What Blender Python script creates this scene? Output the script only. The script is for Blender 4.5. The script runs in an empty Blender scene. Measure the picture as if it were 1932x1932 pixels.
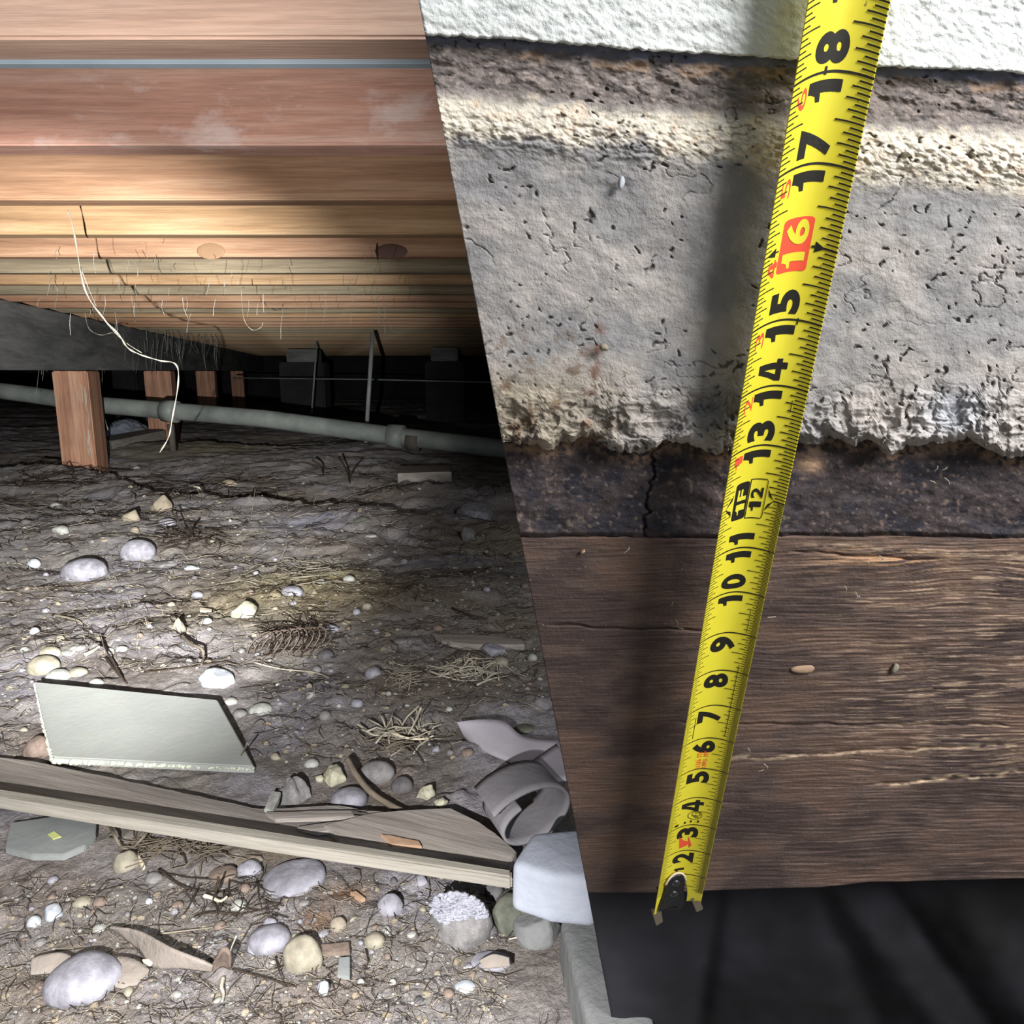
import bpy, bmesh, math, random
import numpy as np
from mathutils import Vector, Matrix, Quaternion

random.seed(7)
RNG = np.random.RandomState(11)
SC = bpy.context.scene
COL = SC.collection

# ------------------------------------------------------------------ camera
F = 1400.0                      # focal length in pixels of the 1932 px frame
PITCH = math.atan(266 / F)      # horizon sits at y = 700
CH = 0.523                      # camera height above the dirt
cam = bpy.data.cameras.new('camera')
cam.sensor_width = 36; cam.lens = F / 1932 * 36; cam.clip_start = 0.01; cam.clip_end = 100
camo = bpy.data.objects.new('camera', cam); COL.objects.link(camo)
camo.location = (0, 0, CH); camo.rotation_euler = (math.pi / 2 - PITCH, 0, 0)
SC.camera = camo

# ------------------------------------------------------------------ world, lights, exposure
SC.view_settings.view_transform = 'Standard'
SC.view_settings.look = 'None'
SC.view_settings.gamma = 1
SC.view_settings.use_curve_mapping = False
SC.view_settings.exposure = 0.0
W = bpy.data.worlds.new('world'); SC.world = W; W.use_nodes = True
W.node_tree.nodes['Background'].inputs[0].default_value = (0.78, 0.88, 1.0, 1)
W.node_tree.nodes['Background'].inputs[1].default_value = 0.58


def lamp_aim(o, target):
    d = Vector(target) - o.location
    o.rotation_euler = d.to_track_quat('-Z', 'Y').to_euler()


def spot(name, loc, target, half_deg, blend, power, color, radius):
    l = bpy.data.lights.new(name, 'SPOT'); l.energy = power; l.color = color
    l.spot_size = math.radians(2 * half_deg); l.spot_blend = blend; l.shadow_soft_size = radius
    o = bpy.data.objects.new(name, l); COL.objects.link(o); o.location = loc; lamp_aim(o, target)
    return o


def aim(az, el, loc):           # a target one metre along an azimuth / elevation in degrees
    a, e = math.radians(az), math.radians(el)
    return (loc[0] + math.sin(a) * math.cos(e), loc[1] + math.cos(a) * math.cos(e), loc[2] + math.sin(e))


FLASH_POS = (-0.12, 0.0, CH - 0.10)  # flash beside the lens, split into added spots that even out its falloff
spot('flash_fill_ground', FLASH_POS, aim(-18, -44, FLASH_POS), 38, 0.7, 58, (1.0, 0.97, 0.96), 0.004)
spot('flash_fill_middle', FLASH_POS, aim(-24, -2, FLASH_POS), 23, 1.0, 690, (1.0, 0.98, 0.96), 0.004)
spot('flash_fill_beams', FLASH_POS, aim(-22, 15, FLASH_POS), 30, 0.9, 33, (1.0, 0.96, 0.93), 0.004)
# daylight falling on the outside of the foundation wall from above and to the right
spot('daylight', (0.62, -0.28, 1.0), (0.235, 0.33, 0.56), 32, 0.45, 62, (1.0, 0.985, 0.96), 0.22)


# ------------------------------------------------------------------ helpers: rays
CP = math.cos(PITCH); SP = math.sin(PITCH)


def c2w(v):                     # camera axes (right, up, forward) to world
    return Vector((v[0], v[2] * CP + v[1] * SP, -v[2] * SP + v[1] * CP))


def ray(px, py):
    return c2w(((px - 966) / F, (966 - py) / F, 1.0))


CAM = Vector((0, 0, CH))

# ------------------------------------------------------------------ helpers: noise
_perm = RNG.permutation(1024)


def _h(ix, iy, seed):
    a = _perm[(ix + seed * 37) & 1023]
    b = _perm[(a + iy) & 1023]
    return _perm[(b + seed) & 1023] / 1023.0


def vnoise(x, y, seed=0):
    x = np.asarray(x, float); y = np.asarray(y, float)
    ix = np.floor(x).astype(int); iy = np.floor(y).astype(int)
    fx = x - ix; fy = y - iy
    fx = fx * fx * fx * (fx * (fx * 6 - 15) + 10); fy = fy * fy * fy * (fy * (fy * 6 - 15) + 10)
    a = _h(ix, iy, seed); b = _h(ix + 1, iy, seed); c = _h(ix, iy + 1, seed); d = _h(ix + 1, iy + 1, seed)
    return (a * (1 - fx) + b * fx) * (1 - fy) + (c * (1 - fx) + d * fx) * fy


def fbm(x, y, oct=4, seed=0, gain=0.5):
    s = 0; amp = 1; tot = 0
    for o in range(oct):
        s = s + amp * vnoise(x * 2 ** o, y * 2 ** o, seed + o * 5); tot += amp; amp *= gain
    return s / tot              # 0..1


def ridge(x, y, oct=4, seed=0):
    s = 0; amp = 1; tot = 0
    for o in range(oct):
        s = s + amp * (1 - np.abs(2 * vnoise(x * 2 ** o, y * 2 ** o, seed + o * 5) - 1)); tot += amp; amp *= .5
    return s / tot


def sm(a, b, x):
    t = np.clip((x - a) / (b - a), 0, 1); return t * t * (3 - 2 * t)


def lin(c):                     # sRGB 0..255 -> linear
    c = np.asarray(c, float) / 255
    return np.where(c <= .04045, c / 12.92, ((c + .055) / 1.055) ** 2.4)


def rgba(c):
    l = lin(c); return (float(l[0]), float(l[1]), float(l[2]), 1)


# ------------------------------------------------------------------ helpers: materials
MATS = {}


def new_mat(name):
    m = bpy.data.materials.new(name); m.use_nodes = True
    nt = m.node_tree; b = nt.nodes['Principled BSDF']; MATS[name] = m
    return m, nt, b


def noise_node(nt, scale, detail=6, rough=.6, vec=None, dist=0):
    n = nt.nodes.new('ShaderNodeTexNoise'); n.inputs['Scale'].default_value = scale
    n.inputs['Detail'].default_value = detail; n.inputs['Roughness'].default_value = rough
    n.inputs['Distortion'].default_value = dist
    if vec: nt.links.new(vec, n.inputs['Vector'])
    return n.outputs['Fac']


def ramp(nt, fac, stops):
    r = nt.nodes.new('ShaderNodeValToRGB'); nt.links.new(fac, r.inputs[0])
    e = r.color_ramp.elements
    while len(e) < len(stops): e.new(.5)
    for k, (p, c) in enumerate(stops):
        e[k].position = p; e[k].color = c if len(c) == 4 else (*c, 1)
    return r.outputs[0]


def mapping(nt, scale=(1, 1, 1), kind='Object', rot=(0, 0, 0)):
    t = nt.nodes.new('ShaderNodeTexCoord'); m = nt.nodes.new('ShaderNodeMapping')
    m.inputs['Scale'].default_value = scale; m.inputs['Rotation'].default_value = rot
    nt.links.new(t.outputs[kind], m.inputs['Vector']); return m.outputs[0]


def bump(nt, b, h, dist, strength=1.0, prev=None):
    n = nt.nodes.new('ShaderNodeBump'); n.inputs['Distance'].default_value = dist
    n.inputs['Strength'].default_value = strength; nt.links.new(h, n.inputs['Height'])
    if prev: nt.links.new(prev, n.inputs['Normal'])
    nt.links.new(n.outputs[0], b.inputs['Normal']); return n.outputs[0]


def mixc(nt, a, bb, fac, mode='MIX'):
    n = nt.nodes.new('ShaderNodeMix'); n.data_type = 'RGBA'; n.blend_type = mode
    if isinstance(fac, float): n.inputs[0].default_value = fac
    else: nt.links.new(fac, n.inputs[0])
    for k, v in ((6, a), (7, bb)):
        if isinstance(v, tuple): n.inputs[k].default_value = v
        else: nt.links.new(v, n.inputs[k])
    return n.outputs[2]


def mottled(name, c1, c2, scale=8, rough=.85, bscale=60, bdist=.002, spec=.3, detail=6, speck=None, smap=(1, 1, 1)):
    if name.startswith('stone'): scale *= 5; bscale *= 2.5; bdist *= .7; c2 = tuple(int(q * .93) for q in c2); c1 = tuple(int(q * .86) for q in c1)
    m, nt, b = new_mat(name)
    v = mapping(nt, smap)
    f = noise_node(nt, scale, detail, .6, v)
    c = ramp(nt, f, [(.32, rgba(c1)), (.68, rgba(c2))])
    if speck:
        f2 = noise_node(nt, scale * 14, 3, .7, v)
        k = ramp(nt, f2, [(.60, (0, 0, 0, 1)), (.70, (1, 1, 1, 1))])
        c = mixc(nt, c, rgba(speck), k)
    nt.links.new(c, b.inputs['Base Color'])
    b.inputs['Roughness'].default_value = rough; b.inputs['Specular IOR Level'].default_value = spec
    if bdist: bump(nt, b, noise_node(nt, bscale, 5, .6, v), bdist)
    return m


def wood(name, c1, c2, c3, grain=28, rough=.6, spec=.3, bdist=.0008, long='X', knots=True, gloss=None):
    m, nt, b = new_mat(name)
    s = {'X': (1.2, grain, grain), 'Z': (grain, grain, 1.2)}[long]
    v = mapping(nt, s)
    wav = noise_node(nt, 1.3, 8, .65, v, .6)
    fine = noise_node(nt, 9, 4, .7, v)
    big = noise_node(nt, 1.1, 3, .5, mapping(nt, (1.2, 3, 3)))
    c = ramp(nt, wav, [(.34, rgba(c1)), (.5, rgba(c2)), (.64, rgba(c3))])
    c = mixc(nt, c, ramp(nt, fine, [(.35, (.62, .62, .62, 1)), (.6, (1, 1, 1, 1))]), .6, 'MULTIPLY')
    c = mixc(nt, c, ramp(nt, big, [(.3, (.72, .72, .74, 1)), (.65, (1.08, 1.05, 1.0, 1))]), .7, 'MULTIPLY')
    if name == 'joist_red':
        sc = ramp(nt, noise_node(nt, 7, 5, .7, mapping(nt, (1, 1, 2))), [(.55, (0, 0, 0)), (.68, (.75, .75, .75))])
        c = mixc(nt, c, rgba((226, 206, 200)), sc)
    nt.links.new(c, b.inputs['Base Color'])
    b.inputs['Specular IOR Level'].default_value = spec
    if gloss:
        g = noise_node(nt, 5, 3, .5, mapping(nt, (1, 1, 1)))
        r = ramp(nt, g, [(.45, (rough,) * 3), (.6, (gloss,) * 3)]); nt.links.new(r, b.inputs['Roughness'])
    else: b.inputs['Roughness'].default_value = rough
    bump(nt, b, fine, bdist)
    return m


def plain(name, c, rough=.6, spec=.4, metal=0, bdist=0, bscale=200):
    m, nt, b = new_mat(name)
    b.inputs['Base Color'].default_value = rgba(c); b.inputs['Roughness'].default_value = rough
    b.inputs['Specular IOR Level'].default_value = spec; b.inputs['Metallic'].default_value = metal
    if bdist: bump(nt, b, noise_node(nt, bscale, 3, .5, mapping(nt)), bdist)
    return m


def attr_mat(name, rough=.9, spec=.2, speck=None, bumps=((180, .0006),), streak=None, mul=(.75, 1.2), fscale=90):
    m, nt, b = new_mat(name)
    a = nt.nodes.new('ShaderNodeAttribute'); a.attribute_name = 'Col'
    c = a.outputs['Color']
    v = mapping(nt, streak or (1, 1, 1))
    f = noise_node(nt, fscale, 6, .7, v)
    c = mixc(nt, c, ramp(nt, f, [(.3, (mul[0],) * 3), (.7, (mul[1],) * 3)]), 1.0, 'MULTIPLY')
    if speck:
        f2 = noise_node(nt, speck[1], 3, .65, v)
        k = ramp(nt, f2, [(speck[2], (0, 0, 0)), (speck[2] + .05, (1, 1, 1))])
        c = mixc(nt, c, rgba(speck[0]), k)
    nt.links.new(c, b.inputs['Base Color'])
    b.inputs['Roughness'].default_value = rough; b.inputs['Specular IOR Level'].default_value = spec
    p = None
    for s, d in bumps: p = bump(nt, b, noise_node(nt, s, 6, .65, v), d, 1.0, p)
    return m


# ------------------------------------------------------------------ helpers: objects
def props(o, label=None, cat=None, group=None, kind=None):
    if label: o['label'] = label
    if cat: o['category'] = cat
    if group: o['group'] = group
    if kind: o['kind'] = kind
    return o


def link(name, me, parent=None, loc=None, mat=None):
    o = bpy.data.objects.new(name, me); COL.objects.link(o)
    if loc is not None: o.location = loc
    if parent is not None: o.parent = parent
    if mat and me is not None: me.materials.clear(); me.materials.append(MATS[mat] if isinstance(mat, str) else mat)
    return o


def empty(name, loc, label, cat, group=None, rz=0):
    o = bpy.data.objects.new(name, None); COL.objects.link(o); o.location = loc
    o.rotation_euler = (0, 0, rz); o.empty_display_size = .05
    bpy.context.view_layer.update() if False else None
    return props(o, label, cat, group)


def mesh_np(name, V, Fq, smooth=True, col=None):
    me = bpy.data.meshes.new(name)
    V = np.asarray(V, float); Fq = np.asarray(Fq, np.int32)
    k = Fq.shape[1]
    me.vertices.add(len(V)); me.vertices.foreach_set('co', V.ravel())
    me.loops.add(Fq.size); me.loops.foreach_set('vertex_index', Fq.ravel())
    me.polygons.add(len(Fq)); me.polygons.foreach_set('loop_start', np.arange(0, Fq.size, k, dtype=np.int32))
    me.polygons.foreach_set('use_smooth', np.full(len(Fq), smooth))
    me.update(calc_edges=True); me.validate()
    if col is not None:
        at = me.color_attributes.new('Col', 'FLOAT_COLOR', 'POINT')
        c4 = np.ones((len(V), 4)); c4[:, :3] = col; at.data.foreach_set('color', c4.ravel())
    return me


def from_bm(bm, name, smooth=False):
    bmesh.ops.recalc_face_normals(bm, faces=bm.faces)
    me = bpy.data.meshes.new(name); bm.to_mesh(me); bm.free()
    if smooth: me.polygons.foreach_set('use_smooth', [True] * len(me.polygons))
    return me


def box_me(name, sx, sy, sz, bev=.003, cz=0):
    bm = bmesh.new(); bmesh.ops.create_cube(bm, size=1)
    for v in bm.verts: v.co = Vector((v.co.x * sx, v.co.y * sy, v.co.z * sz + cz))
    if bev: bmesh.ops.bevel(bm, geom=bm.edges[:], offset=bev, segments=2, affect='EDGES', clamp_overlap=True)
    return from_bm(bm, name)


def tube_arrays(pts, rad, sides=5):
    P = np.array([tuple(p) for p in pts], float); n = len(P)
    if np.isscalar(rad): rad = [rad] * n
    T = np.gradient(P, axis=0); T /= np.linalg.norm(T, axis=1)[:, None] + 1e-12
    V = []; up = np.array([0.13, 0.2, 1.0])
    for i in range(n):
        a = np.cross(T[i], up)
        if np.linalg.norm(a) < 1e-3: a = np.cross(T[i], [1, 0, 0])
        a /= np.linalg.norm(a); b = np.cross(T[i], a)
        for k in range(sides):
            th = 2 * math.pi * k / sides
            V.append(P[i] + rad[i] * (math.cos(th) * a + math.sin(th) * b))
    V.append(P[0]); V.append(P[-1])
    Q = []
    for i in range(n - 1):
        for k in range(sides):
            k2 = (k + 1) % sides
            Q.append((i * sides + k, i * sides + k2, (i + 1) * sides + k2)); Q.append((i * sides + k, (i + 1) * sides + k2, (i + 1) * sides + k))
    for k in range(sides):
        k2 = (k + 1) % sides
        Q.append((n * sides, k2, k)); Q.append((n * sides + 1, (n - 1) * sides + k, (n - 1) * sides + k2))
    return np.array(V), np.array(Q)


def merge(parts):
    Vs = []; Fs = []; o = 0
    for v, f in parts: Vs.append(v); Fs.append(f + o); o += len(v)
    return np.concatenate(Vs), np.concatenate(Fs)


def tube(name, pts, rad, mat, sides=8, parent=None, origin=None):
    V, Q = tube_arrays(pts, rad, sides)
    o0 = np.array(tuple(origin)) if origin is not None else (np.zeros(3) if parent is not None else V.mean(0))
    return link(name, mesh_np(name, V - o0, Q), parent, None if parent is not None else Vector(o0), mat)


def smoothpath(P, n):
    P = [Vector(p) for p in P]; out = []
    for i in range(len(P) - 1):
        p0 = P[max(i - 1, 0)]; p1 = P[i]; p2 = P[i + 1]; p3 = P[min(i + 2, len(P) - 1)]
        for k in range(n):
            t = k / n
            out.append(.5 * ((2 * p1) + (-p0 + p2) * t + (2 * p0 - 5 * p1 + 4 * p2 - p3) * t * t + (-p0 + 3 * p1 - 3 * p2 + p3) * t ** 3))
    out.append(P[-1]); return out


# ------------------------------------------------------------------ ground height
def gpx(px, py):                # flat-ground point under a pixel
    d = ray(px, py); t = CH / -d.z; return (d.x * t, d.y * t)


LEDGE = np.array([gpx(*p) for p in [(-300, 880), (61, 893), (200, 903), (260, 925), (300, 935), (400, 945), (500, 955), (620, 962), (760, 985), (1100, 1010)]])
MOUNDS = [(*gpx(820, 938), .34, .18, .055), (*gpx(600, 1105), .28, .22, .02), (*gpx(330, 1200), .14, .08, .016),
          (*gpx(860, 1110), .25, .16, .02), (*gpx(590, 868), .7, .4, .05), (*gpx(340, 850), .5, .35, .05), (*gpx(120, 895), .35, .16, .03),
          (*gpx(870, 845), .8, .5, .06), (*gpx(120, 1240), .09, .05, .012)]
CRACKS = [[gpx(*p) for p in q] for q in (
    [(185, 1180), (188, 1215), (200, 1245), (225, 1280)], [(337, 1180), (352, 1200), (372, 1230), (386, 1245)],
    [(690, 1262), (760, 1268), (850, 1262), (990, 1275)], [(330, 835), (420, 830), (520, 838), (600, 842)],
    [(300, 1100), (380, 1130), (430, 1170)], [(600, 1000), (700, 1010), (800, 1030), (900, 1040)],
    [(640, 1370), (700, 1385), (790, 1395)], [(61, 940), (130, 960), (200, 955)])]


def seg_dist(x, y, pl):
    best = np.full(np.shape(x), 1e9)
    for (ax, ay), (bx, by) in zip(pl[:-1], pl[1:]):
        dx, dy = bx - ax, by - ay; L = dx * dx + dy * dy
        t = np.clip(((x - ax) * dx + (y - ay) * dy) / L, 0, 1)
        best = np.minimum(best, np.hypot(x - ax - t * dx, y - ay - t * dy))
    return best


def ground_h(x, y):
    x = np.asarray(x, float); y = np.asarray(y, float)
    r = np.hypot(x, y); near = np.clip(r / 2.5, .25, 1)
    h = (fbm(x * 1.1 + 5, y * 1.6, 3, 1) - .5) * .07 * near
    h = h + (fbm(x * 7, y * 9, 4, 2) - .5) * .026 * (0.45 + .55 * near)
    h = h + (ridge(x * 5 + 3, y * 8, 4, 3) - .7) * .022 * sm(1.1, 2.6, y)
    h = h + (fbm(x * 40, y * 40, 4, 4, .6) - .5) * .0095
    h = h + np.maximum(0, fbm(x * 22 + 9, y * 22, 2, 6) - .62) * .03
    yl = np.interp(x, LEDGE[:, 0], LEDGE[:, 1]) + (fbm(x * 9, x * 0 + 1, 3, 8) - .5) * .12
    d = y - yl
    h = h + .03 * sm(-.35, 0, d) * (1 - sm(0, .05, d)) - .03 * sm(0, .05, d) * (1 - sm(.05, .9, d))
    for mx, my, sx, sy, hh in MOUNDS:
        h = h + hh * np.exp(-(((x - mx) / sx) ** 2 + ((y - my) / sy) ** 2))
    h = h - .09 * sm(.10, .2, x - .12 * y) * sm(1.1, .75, y)
    for pl in CRACKS:
        dd = seg_dist(x + (fbm(x * 30, y * 30, 2, 9) - .5) * .05, y + (fbm(x * 30, y * 30, 2, 12) - .5) * .05, pl)
        wd = .006 + .004 * pl[0][1]
        h = h - .012 * np.exp(-(dd / wd) ** 2) * min(1.6, .6 + pl[0][1] * .3)
    return h


def G(px, py, lift=0.0):        # point on the dirt under a pixel
    d = ray(px, py); t = (CH - lift) / -d.z
    for _ in range(6):
        p = CAM + d * t
        h = float(ground_h(p.x, p.y)) + lift
        t = (CH - h) / -d.z
    return CAM + d * t


def gh(x, y): return float(ground_h(x, y))


# ------------------------------------------------------------------ materials
attr_mat('dirt', .95, .12, speck=((176, 172, 160), 420, .63), bumps=((70, .006), (260, .004)), fscale=150, mul=(.62, 1.3))
wood('joist_pink', (186, 152, 134), (200, 168, 150), (210, 180, 162), rough=.6, gloss=.5)
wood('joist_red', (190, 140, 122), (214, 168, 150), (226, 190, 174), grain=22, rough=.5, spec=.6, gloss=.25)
wood('joist_tan', (142, 108, 84), (168, 132, 104), (186, 154, 126), rough=.65)
wood('joist_gold', (146, 116, 84), (174, 142, 106), (190, 162, 128), rough=.7)
wood('joist_grey', (112, 104, 86), (140, 128, 106), (160, 148, 124), rough=.8)
wood('post_wood', (140, 102, 80), (172, 128, 102), (194, 154, 128), long='Z', rough=.7)
wood('weathered', (120, 114, 108), (150, 144, 138), (172, 166, 160), grain=22, rough=.85, bdist=.0012)
wood('weathered_pale', (138, 134, 124), (162, 158, 148), (178, 174, 164), grain=22, rough=.85, bdist=.001)
wood('girder_wood', (88, 90, 92), (112, 114, 114), (132, 134, 134), grain=10, rough=.9)
mottled('subfloor', (96, 76, 56), (130, 104, 76), 3)
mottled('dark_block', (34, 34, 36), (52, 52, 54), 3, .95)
mottled('pipe_black', (88, 94, 92), (132, 138, 132), 5, .55, 40, .0006, .4)
mottled('pipe_rust', (60, 56, 50), (88, 82, 74), 9, .8)
mottled('stone_lavender', (128, 126, 134), (168, 168, 178), 12, .7, 90, .001, .35)
mottled('stone_grey', (108, 106, 106), (146, 144, 142), 14, .8, 90, .0012, .3, speck=(180, 178, 172))
mottled('stone_dark', (78, 76, 78), (112, 110, 112), 14, .8, 90, .001, .3)
mottled('stone_beige', (138, 132, 116), (172, 166, 148), 14, .8, 90, .001, .3)
mottled('stone_pale', (150, 152, 146), (190, 192, 186), 14, .7, 90, .001, .35)
mottled('stone_white', (164, 172, 180), (208, 214, 220), 10, .6, 70, .001, .4, speck=(150, 152, 160))
mottled('stone_yellow', (166, 164, 138), (204, 202, 180), 18, .6, 80, .0025, .4)
mottled('stone_tan', (140, 132, 116), (170, 160, 142), 16, .8, 90, .0015, .3)
mottled('stone_green', (84, 88, 78), (112, 114, 102), 14, .8, 90, .001, .3)
mottled('stone_brown', (116, 102, 92), (146, 130, 118), 14, .85, 90, .0015, .3)
mottled('mortar_crust', (134, 136, 146), (178, 180, 192), 40, .95, 120, .006, .2, speck=(120, 116, 116))
mottled('block_paint', (140, 146, 158), (168, 174, 186), 7, .75, 50, .002, .3)
mottled('block_dirt', (150, 144, 136), (186, 184, 182), 9, .9, 60, .003, .2)
mottled('footing', (104, 106, 106), (128, 130, 130), 8, .9, 60, .003, .2)
mottled('cement_board', (136, 140, 137), (154, 158, 153), 5, .8, 120, .0005, .3, speck=(150, 148, 140))
mottled('cement_edge', (166, 172, 156), (196, 200, 184), 30, .9, 90, .003, .2)
mottled('slate', (116, 122, 122), (146, 150, 148), 7, .8, 60, .001, .3)
plain('yellow_paint', (196, 204, 130), .7)
mottled('rubber', (150, 146, 154), (172, 168, 176), 8, .7, 120, .0006, .35)
mottled('rubber_inner', (112, 110, 114), (140, 138, 142), 10, .85, 120, .0008, .25)
mottled('root', (92, 84, 72), (130, 120, 106), 30, .9, 120, .001, .2)
mottled('root_dark', (46, 38, 32), (70, 60, 52), 30, .9, 120, .001, .2)
mottled('straw', (128, 120, 106), (164, 156, 140), 30, .9, 120, .0004, .2)
mottled('chip_wood', (196, 186, 160), (224, 214, 190), 30, .8, 120, .0006, .3)
mottled('chip_orange', (150, 122, 100), (182, 152, 126), 30, .8, 120, .0006, .3)
mottled('pale_root', (160, 152, 136), (190, 184, 168), 30, .9, 120, .0004, .2)
mottled('hang_root', (112, 108, 98), (138, 134, 122), 30, .9, 120, .0004, .2)
mottled('web', (112, 112, 108), (140, 140, 136), 30, .9, 0, 0, .1)
mottled('rust', (84, 74, 66), (116, 104, 94), 30, .8, 120, .0006, .3)
mottled('bark', (124, 116, 108), (148, 140, 132), 16, .9, 60, .003, .2)
mottled('plastic', (104, 112, 124), (142, 150, 162), 6, .35, 30, .004, .5)
mottled('flashing', (140, 156, 168), (168, 182, 192), 5, .45, 0, 0, .5)
mottled('clod', (132, 122, 104), (160, 150, 132), 14, .95, 70, .004, .1)

# ------------------------------------------------------------------ floor of the crawl space
def build_ground():
    NY, NX = 760, 760
    t = np.linspace(0, 1, NY); Y = .30 * (19.0 / .30) ** (t ** 1.12)
    s = np.linspace(-1, 1, NX)
    YY, SS = np.meshgrid(Y, s, indexing='ij')
    XX = -.02 + np.where(SS < 0, SS * (YY * .86 + .5), SS * (YY * .42 + .75))
    H = ground_h(XX, YY)
    a = fbm(XX * 1.3 + 3, YY * 1.3, 4, 21); b = fbm(XX * 6, YY * 6, 4, 22); c = fbm(XX * 2.2, YY * 2.2 + 7, 3, 23)
    base = lin((160, 155, 154)); lav = lin((166, 164, 174)); tan = lin((160, 152, 132)); dark = lin((122, 115, 108)); brown = lin((138, 124, 112))
    C = np.ones((NY, NX, 3)) * base
    def mixin(C, col, k): return C * (1 - k[..., None]) + col * k[..., None]
    C = mixin(C, dark, sm(.52, .68, a) * .75)
    C = mixin(C, lav, sm(.58, .72, b) * .6)
    C = mixin(C, tan, sm(.62, .75, c) * .5)
    C = mixin(C, brown, sm(.6, .75, 1 - b) * .5)
    for (px, py, sx, sy, col, k) in [(585, 1105, .16, .2, (206, 196, 152), .9), (600, 1140, .3, .25, (140, 126, 92), .7), (240, 1290, .09, .06, (96, 84, 72), .6),
                                     (150, 1020, .5, .3, (150, 146, 142), .5), (420, 850, .6, .5, (138, 130, 104), .7), (610, 990, .14, .14, (172, 172, 190), .7),
                                     (800, 1060, .15, .1, (150, 150, 164), .6), (890, 1085, .2, .12, (60, 56, 52), .7), (230, 1258, .12, .07, (92, 80, 70), .5),
                                     (520, 1590, .1, .03, (150, 132, 92), .6), (655, 1690, .02, .012, (168, 120, 84), .8), (600, 1740, .02, .02, (130, 98, 72), .7),
                                     (760, 1130, .2, .1, (88, 80, 72), .5), (530, 1300, .06, .05, (80, 72, 66), .6), (120, 1870, .1, .05, (140, 124, 104), .5)]:
        gx, gy = gpx(px, py)
        k2 = k * np.exp(-(((XX - gx) / sx) ** 2 + ((YY - gy) / sy) ** 2)) * (.6 + .8 * fbm(XX * 12, YY * 12, 3, 31))
        C = mixin(C, lin(col), np.clip(k2, 0, 1))
    V = np.stack([XX, YY, H], -1).reshape(-1, 3)
    i = np.arange(NY - 1)[:, None] * NX + np.arange(NX - 1)[None]
    Q = np.stack([i, i + 1, i + NX + 1, i + NX], -1).reshape(-1, 4)
    o = link('floor', mesh_np('floor', V, Q, True, C.reshape(-1, 3)), mat='dirt'); o['kind'] = 'structure'
    # the dirt that goes on behind the viewer and to both sides
    me = box_me('floor', 26, 24, .1, 0); o2 = link('floor', me, loc=(0, 7, -.16), mat='footing'); o2['kind'] = 'structure'
    me.materials.clear(); me.materials.append(MATS['clod'])


build_ground()

# ------------------------------------------------------------------ floor joists overhead
JH = CH + .275                  # underside of the joists
nth = ['first', 'second', 'third', 'fourth', 'fifth', 'sixth', 'seventh', 'eighth', 'ninth', 'tenth', 'eleventh', 'twelfth',
       'thirteenth', 'fourteenth', 'fifteenth', 'sixteenth', 'seventeenth', 'eighteenth', 'nineteenth', 'twentieth']
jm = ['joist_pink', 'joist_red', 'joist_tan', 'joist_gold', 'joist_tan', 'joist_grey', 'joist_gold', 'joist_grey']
jlab = {0: 'pale pinkish wood ceiling joist nearest the viewer, at the very top',
        1: 'reddish wood ceiling joist with glossy sheen, second from the viewer',
        2: 'tan wood ceiling joist with small knots, third from the viewer',
        3: 'golden wood ceiling joist with rough saw marks, fourth from the viewer',
        4: 'tan wood ceiling joist with a knot and dark split, fifth from the viewer',
        5: 'grey-brown wood ceiling joist, sixth from the viewer'}
NJ = 44
for k in range(NJ):
    d = .6885 + .3 * k
    th = .045
    L = 3.0 + d * 1.45
    x0 = -1.2 - d * .86; x1 = .55 + d * .32
    w = x1 - x0
    me = box_me('ceiling_joist', w, th, .19, .0025, .095)
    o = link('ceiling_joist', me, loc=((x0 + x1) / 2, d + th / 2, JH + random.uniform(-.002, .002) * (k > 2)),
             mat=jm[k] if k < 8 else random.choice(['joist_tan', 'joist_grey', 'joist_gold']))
    o.rotation_euler = (0, 0, random.uniform(-.004, .004))
    if k < 6: props(o, jlab[k], 'joist', 'ceiling joists across the crawl space')
    elif k < 16: props(o, 'brown wood ceiling joist, %s from the viewer' % nth[k], 'joist', 'ceiling joists across the crawl space')
    else: props(o, 'dim wood ceiling joist among the far dark rows', 'joist', 'far ceiling joists in the dark')
    if k == 4:
        kn, nt_, b_ = new_mat('knot_mat'); b_.inputs['Base Color'].default_value = rgba((196, 146, 96)); b_.inputs['Roughness'].default_value = .6
        for (px, ry, rz, c) in ((398, .034, .019, (146, 116, 88)), (738, .04, .017, (100, 74, 66)), (712, .003, .02, (30, 22, 18))):
            m2 = plain('knot_%d' % px, c, .6, .3, 0, .0006, 120)
            bm = bmesh.new(); bmesh.ops.create_uvsphere(bm, u_segments=20, v_segments=10, radius=1)
            for v in bm.verts: v.co = Vector((v.co.x * ry, v.co.y * .002, v.co.z * rz))
            q = CAM + ray(px, 474) * (d / ray(px, 474).y)
            kk = link('wood_knot', from_bm(bm, 'wood_knot', True), o, Vector((q.x, d, q.z)) - Vector(o.location) - Vector((0, .045 / 2 - .0225, 0)), m2)
            kk.location.y = -th / 2
sub = link('ceiling', box_me('ceiling', 20, 14.6, .04, 0), loc=(0, .62 + 7.3, JH + .21), mat='subfloor'); sub['kind'] = 'structure'
o2 = link('ceiling', box_me('ceiling', 9, 3.6, .04, 0), loc=(-4.52, -1.17, JH + .21), mat='subfloor'); o2['kind'] = 'structure'  # unseen ceiling over the viewer, added to cut ambient light on the dirt
# grey-blue flashing strip behind the first joist
fl = link('metal_strip', box_me('metal_strip', 2.6, .012, .006, .001), loc=(-.5, .6885 + .052, JH + .001), mat='flashing')
props(fl, 'thin grey-blue metal strip along the back of the nearest ceiling joist', 'metal strip')

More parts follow.
